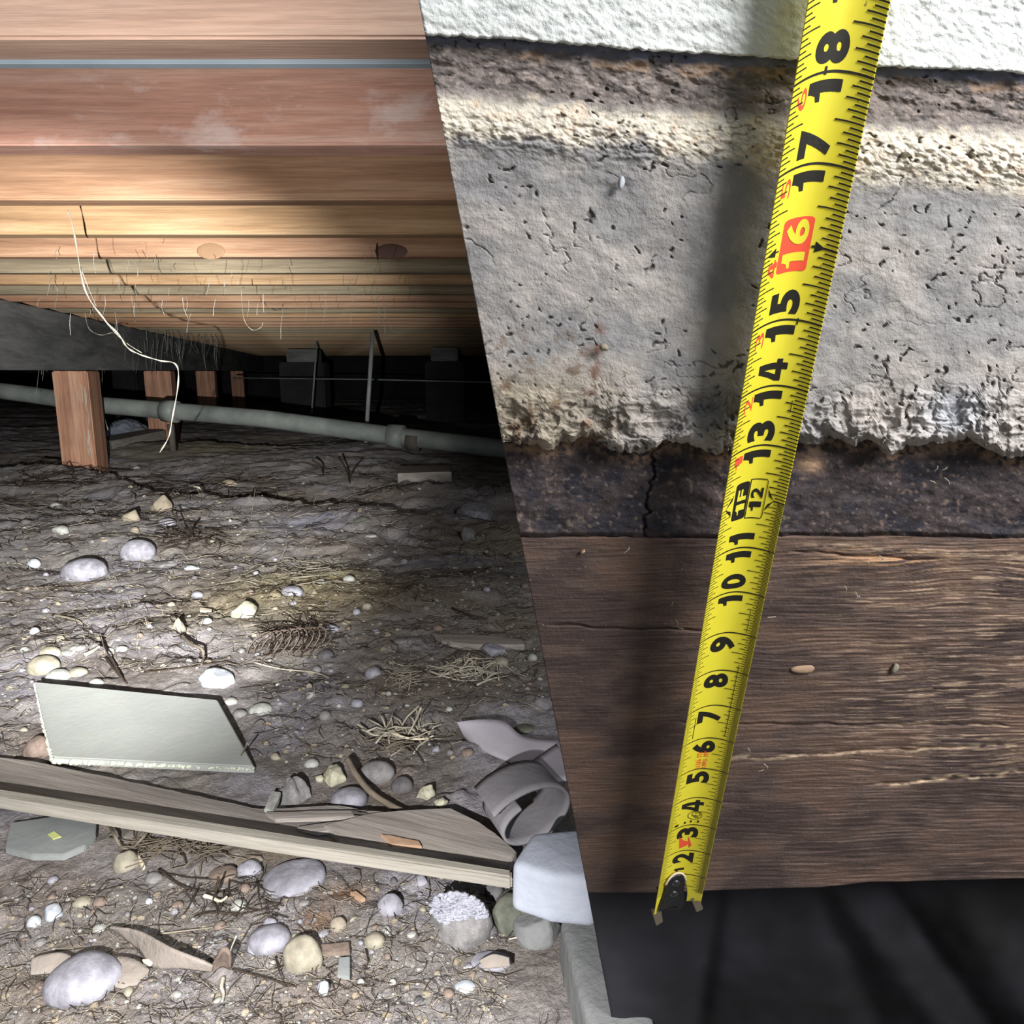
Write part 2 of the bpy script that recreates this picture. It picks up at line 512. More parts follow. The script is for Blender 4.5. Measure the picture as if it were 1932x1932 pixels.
for name, sx, sy, loc in (('wall_back', 20, .2, (0, 15.3, .5)), ('wall_left', .2, 15, (-9.3, 7.8, .5)), ('wall_right', .2, 13, (6.6, 8.8, .5))):
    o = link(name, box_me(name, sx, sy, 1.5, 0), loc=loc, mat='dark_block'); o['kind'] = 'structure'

# ------------------------------------------------------------------ girder and posts
def atY(px, py, Y):
    d = ray(px, py); return CAM + d * (Y / d.y)


posts = [(122, 3.86, 893, 'reddish-brown timber post with pale streak, nearest of the row, beside the pipe', .166, .20),
         (291, 5.75, 808, 'brown timber post behind the pipe, second of the row under the girder', .19, .17),
         (383, 8.2, 768, 'dim brown timber post, third of the row under the girder', .19, .16),
         (444, 10.9, 766, 'dim brown timber post, farthest of the row under the girder', .17, .16)]
P0 = atY(122, 700, 3.86); P3 = atY(444, 700, 10.9)
gang = math.atan2(-(P3.x - P0.x), P3.y - P0.y)
mid = (P0 + P3) / 2
gl = 15.0
bm = bmesh.new(); bmesh.ops.create_cube(bm, size=1)
for v in bm.verts: v.co = Vector((v.co.x * gl, v.co.y * .17, v.co.z * .27 + .135))
bmesh.ops.bevel(bm, geom=bm.edges[:], offset=.004, segments=2, affect='EDGES')
gir = link('girder', from_bm(bm, 'girder'), loc=(mid.x, mid.y, CH + .004), mat='girder_wood')
gir.rotation_euler = (0, 0, gang + math.pi / 2)
props(gir, 'dark grey dusty timber girder running back into the dark above the posts', 'beam')
for k, (px, Y, pb, lab, wx, wy) in enumerate(posts):
    q = atY(px, 700, Y)
    gz = gh(q.x, Y) - .03
    o = link('support_post', box_me('support_post', wx, wy, CH - gz, .006, (CH - gz) / 2), loc=(q.x, Y + wy / 2, gz), mat='post_wood')
    o.rotation_euler = (0, 0, gang * .55 + .09)
    props(o, lab, 'post', 'timber posts under the girder')
    if k == 0:
        pr = []
        for j in range(14):
            x = wx / 2 - .018 - random.random() * .03; z0 = .1 + random.random() * .32; l = random.uniform(.03, .12)
            V, Q = tube_arrays([(x, -wy / 2 - .0005, z0), (x + random.uniform(-.006, .006), -wy / 2 - .001, z0 + l / 2), (x + random.uniform(-.004, .004), -wy / 2 - .0005, min(z0 + l, CH - gz - .01))], random.uniform(.0012, .003), 4)
            pr.append((V, Q))
        V, Q = merge(pr); s = link('splintered_grain', mesh_np('splintered_grain', V, Q), o, mat='pale_root'); s['label'] = 'pale splintered streak down the post'

# ------------------------------------------------------------------ drain pipe
A = atY(-260, 705, 4.7); B = atY(61, 745, 4.55); C_ = atY(185, 764, 4.5); D_ = atY(500, 790, 4.28); E_ = atY(740, 822, 4.1); F_ = atY(960, 848, 3.95)
pe = empty('drain_pipe', (C_.x, C_.y, C_.z - .055), 'long grey-black drain pipe sloping across behind the posts', 'pipe')
org = Vector(pe.location)
pts = [p - org for p in (A, B, C_, D_, E_, F_, F_ + (F_ - E_) * 1.5)]
V, Q = tube_arrays([tuple(p) for p in pts], .05, 20); link('pipe', mesh_np('pipe', V, Q), pe, mat='pipe_black')
for px, py, Y in ((322, 776, 4.4), (748, 823, 4.1)):
    q = atY(px, py, Y); i = (F_ - C_).normalized()
    tube('coupling', [q - i * .045 - org, q - i * .043 - org, q + i * .043 - org, q + i * .045 - org], [.05, .065, .065, .05], 'pipe_black', 20, pe)
q = atY(770, 830, 4.08)
tube('coupling', [q - org, q + (F_ - C_).normalized() * .07 - org], .057, 'pipe_rust', 20, pe)
q = atY(322, 800, 4.4); tube('hanger', [q - org, q - org + Vector((0, 0, -.16))], .02, 'pipe_rust', 8, pe)
tube('riser_pipe', [atY(703, 628, 4.6), atY(690, 835, 4.6)], .013, 'pipe_black', 10)
props(bpy.data.objects['riser_pipe'], 'thin dark vertical pipe standing behind the drain pipe', 'pipe')
tube('rod', [atY(598, 640, 7.0), atY(588, 780, 7.0)], .008, 'pipe_black', 8)
props(bpy.data.objects['rod'], 'very thin dark vertical rod left of the vertical pipe', 'rod')
tube('water_line', [atY(440, 713, 7.4), atY(700, 716, 7.1), atY(960, 722, 6.8)], .007, 'pipe_black', 8)
props(bpy.data.objects['water_line'], 'thin horizontal pipe line across the dark far end', 'pipe')
for k, (px, py, w, h, Y, lab) in enumerate(((575, 735, .5, .35, 8.6, 'dark concrete pier standing in the far gloom behind the thin rod'),
                                            (840, 740, .4, .45, 8.0, 'dark concrete pier in the far gloom at the right'),
                                            (225, 735, .55, .5, 9.5, 'dark concrete pier seen between the first two posts'))):
    q = atY(px, 700, Y); g = gh(q.x, Y)
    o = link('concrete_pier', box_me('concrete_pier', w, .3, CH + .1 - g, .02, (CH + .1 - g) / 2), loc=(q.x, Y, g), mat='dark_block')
    props(o, lab, 'pier', 'dark piers at the far end')
    t2 = link('pier_cap', box_me('pier_cap', w * .7, .2, .14, .01, .07), loc=(0, 0, CH + .1 - g), mat='girder_wood', parent=o)

# ------------------------------------------------------------------ stones
def ico(sub=3):
    bm = bmesh.new(); bmesh.ops.create_icosphere(bm, subdivisions=sub, radius=1)
    V = np.array([v.co[:] for v in bm.verts]); Q = np.array([[v.index for v in f.verts] for f in bm.faces]); bm.free(); return V, Q


ICO4 = ico(4); ICO3 = ico(3); ICO2 = ico(2); ICO1 = ico(1)


def stone_verts(base, seed, shape):
    V = base[0].copy(); r = np.random.RandomState(seed); off = r.rand(3) * 50
    n = fbm(V[:, 0] * 1.1 + off[0] + V[:, 2] * .7, V[:, 1] * 1.1 + off[1] - V[:, 2] * .5, 2, seed % 17)
    if shape == 'round':
        V = V * (1 + (n - .5) * .35)[:, None]
    elif shape == 'oval':
        V = V * (1 + (n - .5) * .22)[:, None]
    elif shape in ('angular', 'quartz'):
        for _ in range(11 if shape == 'angular' else 20):       # chop facets off
            d = r.randn(3); d /= np.linalg.norm(d); c = r.uniform(.58, .86)
            p = V @ d; V = V - np.maximum(0, p - c)[:, None] * d
        a = .12 if shape == 'quartz' else .05
        n2 = fbm(V[:, 0] * 4 + off[0], V[:, 1] * 4 + V[:, 2] * 3 + off[1], 3, seed % 13)
        V = V * (1 + (n2 - .5) * a * 2)[:, None]
    elif shape == 'flat':
        V = V * (1 + (n - .5) * .25)[:, None]; V[:, 2] = np.sign(V[:, 2]) * np.abs(V[:, 2]) ** .6
    elif shape == 'cone':
        k = np.clip((V[:, 2] + .2) / 1.2, 0, 1)
        V[:, 0] *= 1 - .62 * k; V[:, 1] *= 1 - .62 * k; n4 = ridge(V[:, 0] * 2 + off[0], V[:, 1] * 2 + V[:, 2] * 2, 3, 5); V = V * (1 + (n - .5) * .9 + (n4 - .6) * .35)[:, None]
    n3 = fbm(V[:, 0] * 9 + off[2], V[:, 1] * 9 + V[:, 2] * 8, 2, 3)
    return V * (1 + (n3 - .5) * .03)[:, None]


SN = [100]
PLACED = []


def stone(px, py, w, h, mat, label, shape='round', rot=0, name='stone', cat='stone', group=None, bury=.3, base=None):
    SN[0] += 1
    P = G(px, py + h * .18); dist = (P - CAM).length
    el = math.asin(min(.99, (CAM.z - P.z) / dist))
    a = w * dist / F / 2
    d = a * (.8 if shape != 'flat' else .85)
    vis = h * dist / F / 2
    c2 = max(vis ** 2 - (d * math.sin(el)) ** 2, (.28 * a) ** 2)
    c = min(math.sqrt(c2) / math.cos(el) * 1.15, 1.1 * a if shape != 'cone' else 1.8 * a)
    if shape == 'flat': c = min(c, .3 * a)
    if vis < d * math.sin(el): d = max(.35 * a, vis / math.sin(el))
    b = base or (ICO4 if w > 36 else (ICO3 if w > 16 else ICO2))
    V = stone_verts(b, SN[0], shape) * np.array([a, d, c])
    cr, sr = math.cos(rot), math.sin(rot)
    V = np.stack([V[:, 0] * cr - V[:, 1] * sr, V[:, 0] * sr + V[:, 1] * cr, V[:, 2]], 1)
    o = link(name, mesh_np(name, V, b[1]), loc=(P.x, P.y, P.z + c * (1 - 2 * bury) * .5), mat=mat)
    props(o, label, cat, group)
    PLACED.append((px, py, w, h)); return o


S = stone
g1 = 'stones on the dirt floor'
LV, GR, DK, BE, PA, WH, YE, TN, GN, BR = ('stone_lavender', 'stone_grey', 'stone_dark', 'stone_beige', 'stone_pale', 'stone_white', 'stone_yellow', 'stone_tan', 'stone_green', 'stone_brown')
for row in [
    (158, 1078, 70, 44, LV, 'large smooth lavender-grey domed stone on the left of the floor', 'oval', 0),
    (261, 1040, 60, 40, LV, 'smooth lavender-grey domed stone behind and right of the largest left one', 'oval', .4),
    (313, 1063, 40, 20, GR, 'flat grey stone at the lower right of a domed stone', 'flat', 0),
    (315, 988, 32, 20, LV, 'small smooth blue-grey stone in the middle distance beside a root sprout', 'round', 0),
    (254, 1001, 16, 13, TN, 'tiny yellowish stone left of the blue-grey one', 'round', 0),
    (343, 960, 24, 14, GR, 'small grey stone right of a pointed dirt clod', 'round', 0),
    (115, 1002, 32, 18, PA, 'pale chipped stone near the left edge in the middle distance', 'angular', 0),
    (105, 955, 18, 11, PA, 'small pale stone just in front of the nearest post', 'round', 0),
    (258, 890, 24, 18, PA, 'knobbly pale stone right of the foot of the nearest post', 'angular', 0),
    (322, 1063, 18, 8, WH, 'tiny white stone chip touching the flat grey stone', 'angular', 0),
    (362, 1071, 28, 12, WH, 'white crumbly stone chip right of the domed stones', 'quartz', 0),
    (460, 1156, 58, 42, YE, 'pale yellowish angular rock in the middle of the floor', 'angular', -.5),
    (372, 1122, 22, 12, LV, 'small lavender stone flush with the dirt above the yellowish rock', 'round', 0),
    (409, 1285, 68, 46, WH, 'bright bluish-white rough rock behind the cement board', 'angular', -.35),
    (84, 1257, 48, 32, BE, 'rounded beige cobble, largest of the cluster at the left edge', 'oval', 0),
    (95, 1232, 34, 20, BE, 'greenish-beige pebble at the back of the left edge cluster', 'oval', 0),
    (111, 1277, 40, 24, PA, 'pale pebble in front of the beige cobble touching the cement board', 'oval', 0),
    (148, 1269, 30, 17, BE, 'beige pebble right of the beige cobble in the left cluster', 'oval', 0),
    (129, 1230, 30, 15, PA, 'flat pale pebble at the right of the left cluster', 'flat', 0),
    (91, 1220, 22, 9, BE, 'thin beige pebble at the rear of the left cluster', 'flat', 0),
    (148, 1221, 24, 9, PA, 'thin pale pebble at the rear right of the left cluster', 'flat', 0),
    (182, 1289, 24, 15, PA, 'pale pebble touching the top edge of the cement board', 'oval', 0),
    (66, 1192, 16, 14, WH, 'small white pebble at the far left edge', 'round', 0),
    (64, 1064, 20, 16, WH, 'small white pebble left of the largest domed stone', 'round', 0),
    (883, 1010, 36, 34, GR, 'rounded square grey stone at the right, in front of the blue-grey slab', 'angular', 0),
    (900, 966, 80, 42, LV, 'blue-grey angular slab of rock at the right, partly cut by the wall', 'angular', 0),
    (915, 930, 40, 28, DK, 'dark blue-grey rock behind the blue-grey slab', 'angular', 0),
    (686, 986, 40, 24, GN, 'dark greenish half-buried stone right of centre in the middle distance', 'oval', 0),
    (552, 1117, 46, 24, LV, 'long lavender stone lying diagonally below the yellow dirt patch', 'oval', -.7),
    (658, 1093, 22, 14, PA, 'small pale stone right of the yellow dirt patch', 'round', 0),
    (816, 1022, 34, 15, DK, 'flat dark stone left of the rounded square grey stone', 'flat', 0),
    (762, 1060, 16, 12, GR, 'small round grey stone right of the pale one, middle right', 'round', 0),
    (628, 1186, 26, 20, LV, 'lavender-grey angular stone right of the rusty wire coil', 'angular', 0),
    (614, 1237, 32, 22, DK, 'dark rounded stone half buried at the right end of the rusty coil', 'oval', 0),
    (804, 1148, 16, 13, BR, 'small round brown stone among the gravel at the right', 'round', 0),
    (825, 1186, 24, 16, BR, 'brown-grey stone touching the left tip of the weathered plank', 'round', 0),
    (757, 1208, 28, 11, GR, 'thin grey stone left of the weathered plank', 'flat', -.3),
    (930, 1228, 48, 34, LV, 'bluish knobbly rock at the right below the weathered plank', 'angular', 0),
    (944, 1250, 34, 22, BE, 'cream stone tucked under the bluish knobbly rock', 'oval', .5),
    (703, 1270, 32, 24, LV, 'pale lavender stone with a dark shadow beside the straw tuft', 'oval', 0),
    (587, 1311, 22, 14, PA, 'small pale pointed stone in the centre foreground', 'angular', 0),
    (674, 1327, 24, 17, LV, 'small lavender stone right of the pale pointed one', 'round', 0),
    (491, 1338, 40, 22, PA, 'oval whitish stone right of the cement board', 'oval', .2),
    (613, 1350, 22, 17, GR, 'small grey pebble in the centre foreground', 'round', 0),
    (848, 1338, 14, 11, PA, 'tiny pale pebble above the twig bundle', 'round', 0),
    (671, 1377, 14, 11, PA, 'tiny pale pebble left of the twig bundle', 'round', 0),
    (783, 1372, 24, 28, GR, 'small grey stone standing behind the twig bundle', 'round', 0),
    (436, 1323, 24, 13, PA, 'small pale pebble just off the cement board corner', 'oval', 0),
    (453, 1346, 26, 15, GR, 'small grey pebble right of the cement board slanted side', 'oval', 0),
    (72, 1415, 44, 38, BR, 'reddish-brown stone beside the left end of the cement board', 'round', 0),
    (629, 1464, 52, 46, YE, 'knobbly yellow-white quartz lump behind the broken plank', 'quartz', 0),
    (588, 1440, 26, 16, PA, 'pale pebble behind and left of the quartz lump', 'round', 0),
    (604, 1468, 18, 20, YE, 'small yellowish crumb of quartz left of the lump', 'quartz', 0),
    (556, 1494, 60, 56, GR, 'upright grey pointed stone left of the quartz lump', 'cone', 0),
    (710, 1457, 62, 42, GR, 'smooth oval grey cobble right of the bark strip', 'oval', -.2),
    (758, 1482, 40, 32, DK, 'dark grey cobble right of the smooth oval cobble', 'oval', 0),
    (659, 1506, 64, 40, LV, 'grey-lavender stone wedged against the broken plank', 'oval', 0),
    (806, 1494, 40, 42, YE, 'cream knobbly quartz stone above the broken plank', 'quartz', 0),
    (832, 1514, 26, 20, YE, 'cream chip at the right foot of the knobbly quartz stone', 'quartz', 0),
    (882, 1420, 22, 16, BR, 'small brownish stone beneath the flat belt strip', 'round', 0),
    (990, 1374, 34, 14, GN, 'flat greenish stone behind the flat belt strip', 'flat', 0),
    (238, 1629, 38, 36, BE, 'round grey-beige stone below the forked root', 'round', 0),
    (289, 1562, 18, 16, WH, 'small white pebble touching the long board', 'round', 0),
    (470, 1622, 46, 24, TN, 'tan angular stone below the long board', 'angular', 0),
    (470, 1640, 40, 28, LV, 'blue-grey oval stone in front of the tan one', 'oval', 0),
    (422, 1646, 44, 24, BR, 'flat brownish-mauve stone left of the blue-grey oval', 'flat', 0),
    (555, 1650, 100, 78, LV, 'large flat mauve-grey stone set diagonally in the foreground dirt', 'flat', .6),
    (290, 1657, 28, 18, GR, 'half-buried grey stone right of the round grey-beige stone', 'round', 0),
    (154, 1701, 28, 16, BE, 'flat beige pebble in the left foreground', 'oval', 0),
    (101, 1722, 32, 24, WH, 'white angular stone in the left foreground', 'angular', -.2),
    (188, 1752, 20, 13, PA, 'small pale pebble at the tip of the curled bark', 'oval', 0),
    (64, 1740, 20, 16, WH, 'white pebble at the left edge of the foreground', 'round', 0),
    (158, 1846, 104, 66, LV, 'large pale lavender boulder at the bottom left', 'oval', .15),
    (507, 1770, 66, 42, LV, 'smooth oval blue-grey cobble in the bottom foreground', 'oval', 0),
    (571, 1804, 60, 54, BE, 'rounded grey cobble with a beige base, right of the smooth oval cobble', 'round', 0),
    (478, 1791, 22, 24, LV, 'small mottled pebble left of the rounded cobble', 'round', 0),
    (511, 1743, 22, 18, LV, 'small lavender pebble behind the smooth oval cobble', 'round', 0),
    (451, 1709, 26, 19, PA, 'small pale round stone in the root tangle', 'round', 0),
    (281, 1701, 12, 10, WH, 'tiny white pebble in the left foreground', 'round', 0),
    (735, 1709, 42, 34, LV, 'rounded lavender-grey stone in the centre foreground', 'round', 0),
    (639, 1744, 27, 29, TN, 'tan upright pebble in the bottom foreground', 'oval', 0),
    (708, 1773, 34, 24, BE, 'cream half-buried pebble right of the tan upright one', 'round', 0),
    (878, 1860, 34, 20, WH, 'white stone at the bottom edge, right of centre', 'oval', 0),
    (612, 1864, 24, 20, WH, 'white stone chip at the bottom edge, centre', 'angular', 0),
    (741, 1853, 12, 10, PA, 'tiny pale pebble at the bottom edge near the centre', 'round', 0),
    (681, 1853, 12, 10, PA, 'tiny pale pebble left of its twin at the bottom edge', 'round', 0),
    (865, 1736, 116, 86, GR, 'large rock under a white mortar crust in the right foreground', 'angular', 0),
    (933, 1684, 34, 30, DK, 'dark round stone wedged beside the mortar-crusted rock', 'round', 0),
    (962, 1722, 72, 84, GN, 'dark speckled rock between the crusted rock and the concrete block', 'angular', .4),
    (925, 1756, 26, 34, DK, 'small dark stone at the foot of the mortar-crusted rock', 'round', 0),
    (928, 1812, 66, 26, LV, 'flat grey-blue stone in the bottom right foreground', 'flat', 0),
    (793, 1660, 30, 18, LV, 'grey-blue chip under the lower edge of the long board', 'angular', 0),
    (620, 1252, 20, 10, GR, 'thin grey pebble below the dark stone by the coil', 'flat', 0),
    (700, 1010, 22, 10, PA, 'flat pale pebble below the dark greenish stone', 'flat', 0),
    (645, 972, 16, 11, PA, 'small pale pebble left of the dark greenish stone', 'round', 0),
]:
    stone(*row[:8], group=g1)

# pointed clods of dirt
for row in [(306, 953, 38, 42, 'clod', 'pointed pyramid clod of dirt behind the blue-grey stone', 'angular', 0),
            (250, 975, 34, 38, 'clod', 'leaning clod of dirt left of the pointed one', 'angular', 0),
            (432, 913, 34, 16, 'clod', 'flat-topped clod of dirt near the dark ledge', 'angular', 0),
            (336, 1182, 24, 28, 'clod', 'small pointed clod of dirt at the head of the crack', 'cone', 0)]:
    stone(*row[:8], name='dirt_clod', cat='dirt clod', group='clods of dirt')

# mortar crust on the big rock, made of lumps
pr = []
Pc = G(865, 1736); dist = (Pc - CAM).length
for j in range(800):
    a = random.uniform(0, 2 * math.pi); r_ = math.sqrt(random.random())
    px = 866 + 50 * r_ * math.cos(a) + random.uniform(-4, 4); py = 1718 + 34 * r_ * math.sin(a) + .12 * (px - 866)
    top = CAM + ray(px, py) * ((dist - .035 + .0004 * (py - 1718)) / ray(px, py).length)
    V = stone_verts(ICO1, 900 + j, 'angular') * random.uniform(.0012, .0042) * np.array([1.2, 1, .6])
    pr.append((V + np.array(top), ICO1[1]))
V, Q = merge(pr); mc = Vector(V.mean(0))
o = link('mortar_crust', mesh_np('mortar_crust', V - np.array(mc), Q), bpy.data.objects[[x.name for x in COL.objects if x.get('label', '').startswith('large rock under')][0]], mat='mortar_crust')
o.location = mc - Vector(o.parent.location); o['kind'] = 'stuff'; o['label'] = 'crumbly white mortar crust'

# ------------------------------------------------------------------ boards and slabs
def slab_poly(name, poly, thick, lift, mat, label, cat, tilt=0, group=None, bev=.0015, long_edge=(0, 1), sub=0, jag=0, wmat=None):
    """A board whose top outline is seen at the given pixels; it lies on / just above the dirt."""
    P = [CAM + ray(x, y) * ((CH - lift - thick) / -ray(x, y).z) for x, y in poly]
    if tilt:                    # raise the far side
        ymin = min(p.y for p in P)
        Q = []
        for (x, y), p in zip(poly, P):
            z = lift + thick + (p.y - ymin) * tilt
            Q.append(CAM + ray(x, y) * ((CH - z) / -ray(x, y).z))
        P = Q
    c = sum(P, Vector()) / len(P)
    e = P[long_edge[1]] - P[long_edge[0]]; ang = math.atan2(e.y, e.x)
    M = Matrix.Rotation(-ang, 3, 'Z')
    L = [M @ (p - c) for p in P]
    if jag:
        N = []
        for i in range(len(L)):
            a, b = L[i], L[(i + 1) % len(L)]; n = max(1, int((b - a).length / .012)) if (b - a).length > .03 else 1
            for k in range(n):
                q = a.lerp(b, k / n)
                if k: q = q + Vector((random.uniform(-1, 1), random.uniform(-1, 1), 0)) * jag
                N.append(q)
        L = N
    bm = bmesh.new()
    t = [bm.verts.new(p) for p in L]; b = [bm.verts.new(p - Vector((0, 0, thick))) for p in L]
    bm.faces.new(t); bm.faces.new(list(reversed(b)))
    for i in range(len(L)):
        j = (i + 1) % len(L); bm.faces.new((t[i], b[i], b[j], t[j]))
    if bev: bmesh.ops.bevel(bm, geom=bm.edges[:], offset=bev, segments=2, affect='EDGES', clamp_overlap=True)
    o = link(name, from_bm(bm, name), loc=c, mat=mat); o.rotation_euler = (0, 0, ang)
    props(o, label, cat, group); return o


cb = slab_poly('cement_board', [(66, 1286), (410, 1320), (480, 1446), (98, 1428)], .011, .004, 'cement_board',
               'pale grey cement board offcut lying in the left foreground', 'board', tilt=.10)
# rough broken front edge of the cement board
pr = []
for j in range(130):
    t = j / 129; px = 97 + (478 - 97) * t; py = 1434 + (1450 - 1434) * t + random.uniform(-3, 3)
    z = .011
    p = CAM + ray(px, py) * ((CH - z) / -ray(px, py).z)
    pr.append((stone_verts(ICO1, 300 + j, 'angular') * random.uniform(.004, .0062) * (1 - .5 * t) + np.array(p), ICO1[1]))
for j in range(30):
    t = j / 29; px = 68 + 30 * t; py = 1292 + 140 * t
    p = CAM + ray(px, py) * ((CH - .016) / -ray(px, py).z)
    pr.append((stone_verts(ICO1, 500 + j, 'angular') * random.uniform(.003, .0055) + np.array(p), ICO1[1]))
V, Q = merge(pr); o = link('broken_edge', mesh_np('broken_edge', V, Q), cb, mat='cement_edge')
o.matrix_parent_inverse = Matrix.Identity(4)
cbm = Matrix.Translation(cb.location) @ cb.rotation_euler.to_matrix().to_4x4()
o.matrix_basis = cbm.inverted(); o['label'] = 'crumbled cream broken edge'

slab_poly('weathered_plank', [(-330, 1396), (61, 1436), (300, 1486), (490, 1527), (640, 1519), (705, 1532), (700, 1600), (300, 1545), (-330, 1440)], .014, .004, 'weathered',
          'weathered flat plank lying behind the long narrow board', 'plank', bev=.001, long_edge=(1, 3), jag=.0006)
slab_poly('broken_plank', [(610, 1556), (700, 1534), (850, 1524), (905, 1552), (975, 1606), (960, 1632), (800, 1606), (640, 1580)], .012, .012, 'weathered',
          'broken weathered plank piece between the flat plank and the concrete block', 'plank', bev=.001, long_edge=(0, 6), jag=.0016, tilt=.05)
for (a, b, c, d, lab) in (((500, 1532), (690, 1528), (700, 1538), (520, 1545), 'long thin wood splinter on the flat plank'),
                          ((560, 1560), (668, 1546), (672, 1556), (600, 1570), 'wood splinter beside the break in the planks'),
                          ((660, 1528), (750, 1533), (748, 1540), (668, 1540), 'dark splinter over the end of the flat plank')):
    slab_poly('wood_splinter', [a, b, c, d], .005, .02, 'weathered', lab, 'splinter', bev=.0005, jag=.0008, group='splinters of the broken planks')
slab_poly('wood_splinter', [(718, 1573), (790, 1586), (796, 1596), (740, 1592)], .004, .026, 'chip_orange', 'fresh orange-tan splinter on the broken plank', 'splinter', bev=.0005, jag=.001,
          group='splinters of the broken planks')
slab_poly('long_board', [(-330, 1438), (61, 1499), (500, 1568), (965, 1640), (966, 1655), (500, 1583), (61, 1514), (-330, 1452)], .014, .04, 'weathered_pale',
          'long narrow weathered board crossing the foreground', 'board', bev=.002, long_edge=(1, 3))
sl = slab_poly('slate_piece', [(20, 1552), (100, 1540), (182, 1548), (180, 1572), (160, 1594), (120, 1612), (60, 1612), (10, 1600)], .008, .004, 'slate',
          'flat blue-grey slate piece with a yellow mark, at the left edge', 'slate', bev=.001)
q = [CAM + ray(x, y) * ((CH - .0135) / -ray(x, y).z) for x, y in ((90, 1574), (102, 1568), (116, 1578), (100, 1583))]
bm = bmesh.new(); vs = [bm.verts.new(p) for p in q]; f_ = bm.faces.new(vs)
ex = bmesh.ops.extrude_face_region(bm, geom=[f_]); bmesh.ops.translate(bm, vec=(0, 0, -.001), verts=[v for v in ex['geom'] if isinstance(v, bmesh.types.BMVert)])
o = link('paint_mark', from_bm(bm, 'paint_mark'), sl, mat='yellow_paint')
o.matrix_basis = (Matrix.Translation(sl.location) @ sl.rotation_euler.to_matrix().to_4x4()).inverted(); o['label'] = 'pale yellow diamond-shaped mark'
slab_poly('weathered_board', [(820, 1197), (905, 1198), (985, 1206), (990, 1216), (900, 1216), (850, 1210)], .012, .006, 'weathered',
          'thin weathered plank at the right, above the bluish rock', 'plank', jag=.002)
slab_poly('wooden_block', [(752, 879), (847, 878), (852, 890), (750, 893)], .05, .0, 'weathered', 'flat wooden block on the dirt in front of the pipe coupling', 'block', bev=.003)
slab_poly('loose_board', [(490, 766), (541, 764), (535, 776), (470, 776)], .03, .05, 'weathered', 'pale flat board lying behind the drain pipe', 'board', bev=.003)
slab_poly('leaning_board', [(188, 826), (300, 805), (312, 812), (210, 832)], .085, .0, 'weathered', 'short board lying on edge between the first two posts', 'board', bev=.003)
slab_poly('wood_chip', [(602, 1782), (658, 1776), (660, 1796), (604, 1798)], .004, .003, 'stone_brown', 'pinkish flat wood scrap right of the rounded cobble', 'wood scrap', jag=.0006, bev=.0005)
slab_poly('wood_chip', [(640, 1806), (660, 1804), (660, 1845), (636, 1840)], .003, .003, 'slate', 'grey flat wood scrap at the bottom centre', 'wood scrap', jag=.0006, bev=.0005)
slab_poly('wood_chip', [(748, 1098), (753, 1097), (763, 1113), (758, 1115)], .006, .004, 'chip_wood', 'light wood chip lying in the middle right dirt', 'wood scrap', jag=.0008, bev=.0005)
slab_poly('wood_chip', [(594, 1152), (601, 1150), (608, 1176), (601, 1178)], .006, .004, 'chip_wood', 'light wood chip above the rusty coil', 'wood scrap', jag=.0008, bev=.0005)
slab_poly('wood_chip', [(378, 1146), (400, 1149), (399, 1154), (377, 1151)], .005, .003, 'chip_wood', 'light wood chip left of the yellowish rock', 'wood scrap', jag=.0006, bev=.0005)
slab_poly('wood_chip', [(268, 1809), (288, 1808), (290, 1816), (270, 1817)], .004, .004, 'chip_wood', 'pale chip on the curled bark in the bottom left', 'wood scrap', jag=.0006, bev=.0005)
slab_poly('wood_chip', [(660, 1683), (672, 1680), (690, 1694), (680, 1698)], .004, .003, 'chip_orange', 'orange wood chip in the foreground below the long board', 'wood scrap', jag=.001, bev=.0005)
slab_poly('wood_chip', [(498, 1526), (512, 1492), (530, 1494), (516, 1530)], .006, .016, 'stone_pale', 'long pale stone-like chip leaning on the pointed grey stone', 'wood scrap', jag=.001, bev=.0008)
slab_poly('wood_chip', [(256, 1613), (262, 1611), (274, 1630), (268, 1634)], .006, .004, 'chip_wood', 'pale stub of wood right of the round grey-beige stone', 'wood scrap', jag=.0006, bev=.0008)

# concrete block and footing at the right of the foreground
def cblock(poly_top, z, depth_z, name, mat, label, cat):
    P = [CAM + ray(x, y) * ((CH - z) / -ray(x, y).z) for x, y in poly_top]
    c = sum(P, Vector()) / len(P)
    bm = bmesh.new(); t = [bm.verts.new(p - c) for p in P]
    cen = Vector((0, 0, 0))
    b = [bm.verts.new((p - c) * 1.02 + Vector((0, 0, depth_z))) for p in P]
    bm.faces.new(t); bm.faces.new(list(reversed(b)))
    for i in range(len(P)): j = (i + 1) % len(P); bm.faces.new((t[i], b[i], b[j], t[j]))
    bmesh.ops.recalc_face_normals(bm, faces=bm.faces)
    bmesh.ops.bevel(bm, geom=bm.edges[:], offset=.009, segments=5, profile=.6, affect='EDGES', clamp_overlap=True)
    o = link(name, from_bm(bm, name, True), loc=c, mat=mat); props(o, label, cat); return o


cblock([(964, 1628), (1003, 1568), (1100, 1560), (1140, 1610), (1125, 1660), (1040, 1652)], .11, -.047, 'concrete_block', 'block_paint',
       'pale blue-white concrete block beside the right end of the long board', 'block')
cblock([(1056, 1728), (1100, 1716), (1190, 1712), (1260, 2050), (1140, 2050), (1088, 1860)], .045, -.06, 'footing', 'footing',
       'smooth grey concrete footing below the pale block', 'footing')
stone(1015, 1745, 80, 110, 'footing', 'lumpy grey mortar rubble under the pale concrete block', 'angular', 0, 'mortar_rubble', 'rubble')
stone(1010, 1700, 130, 60, 'stone_green', 'dark rock carrying the pale concrete block', 'angular', 0, group=g1)

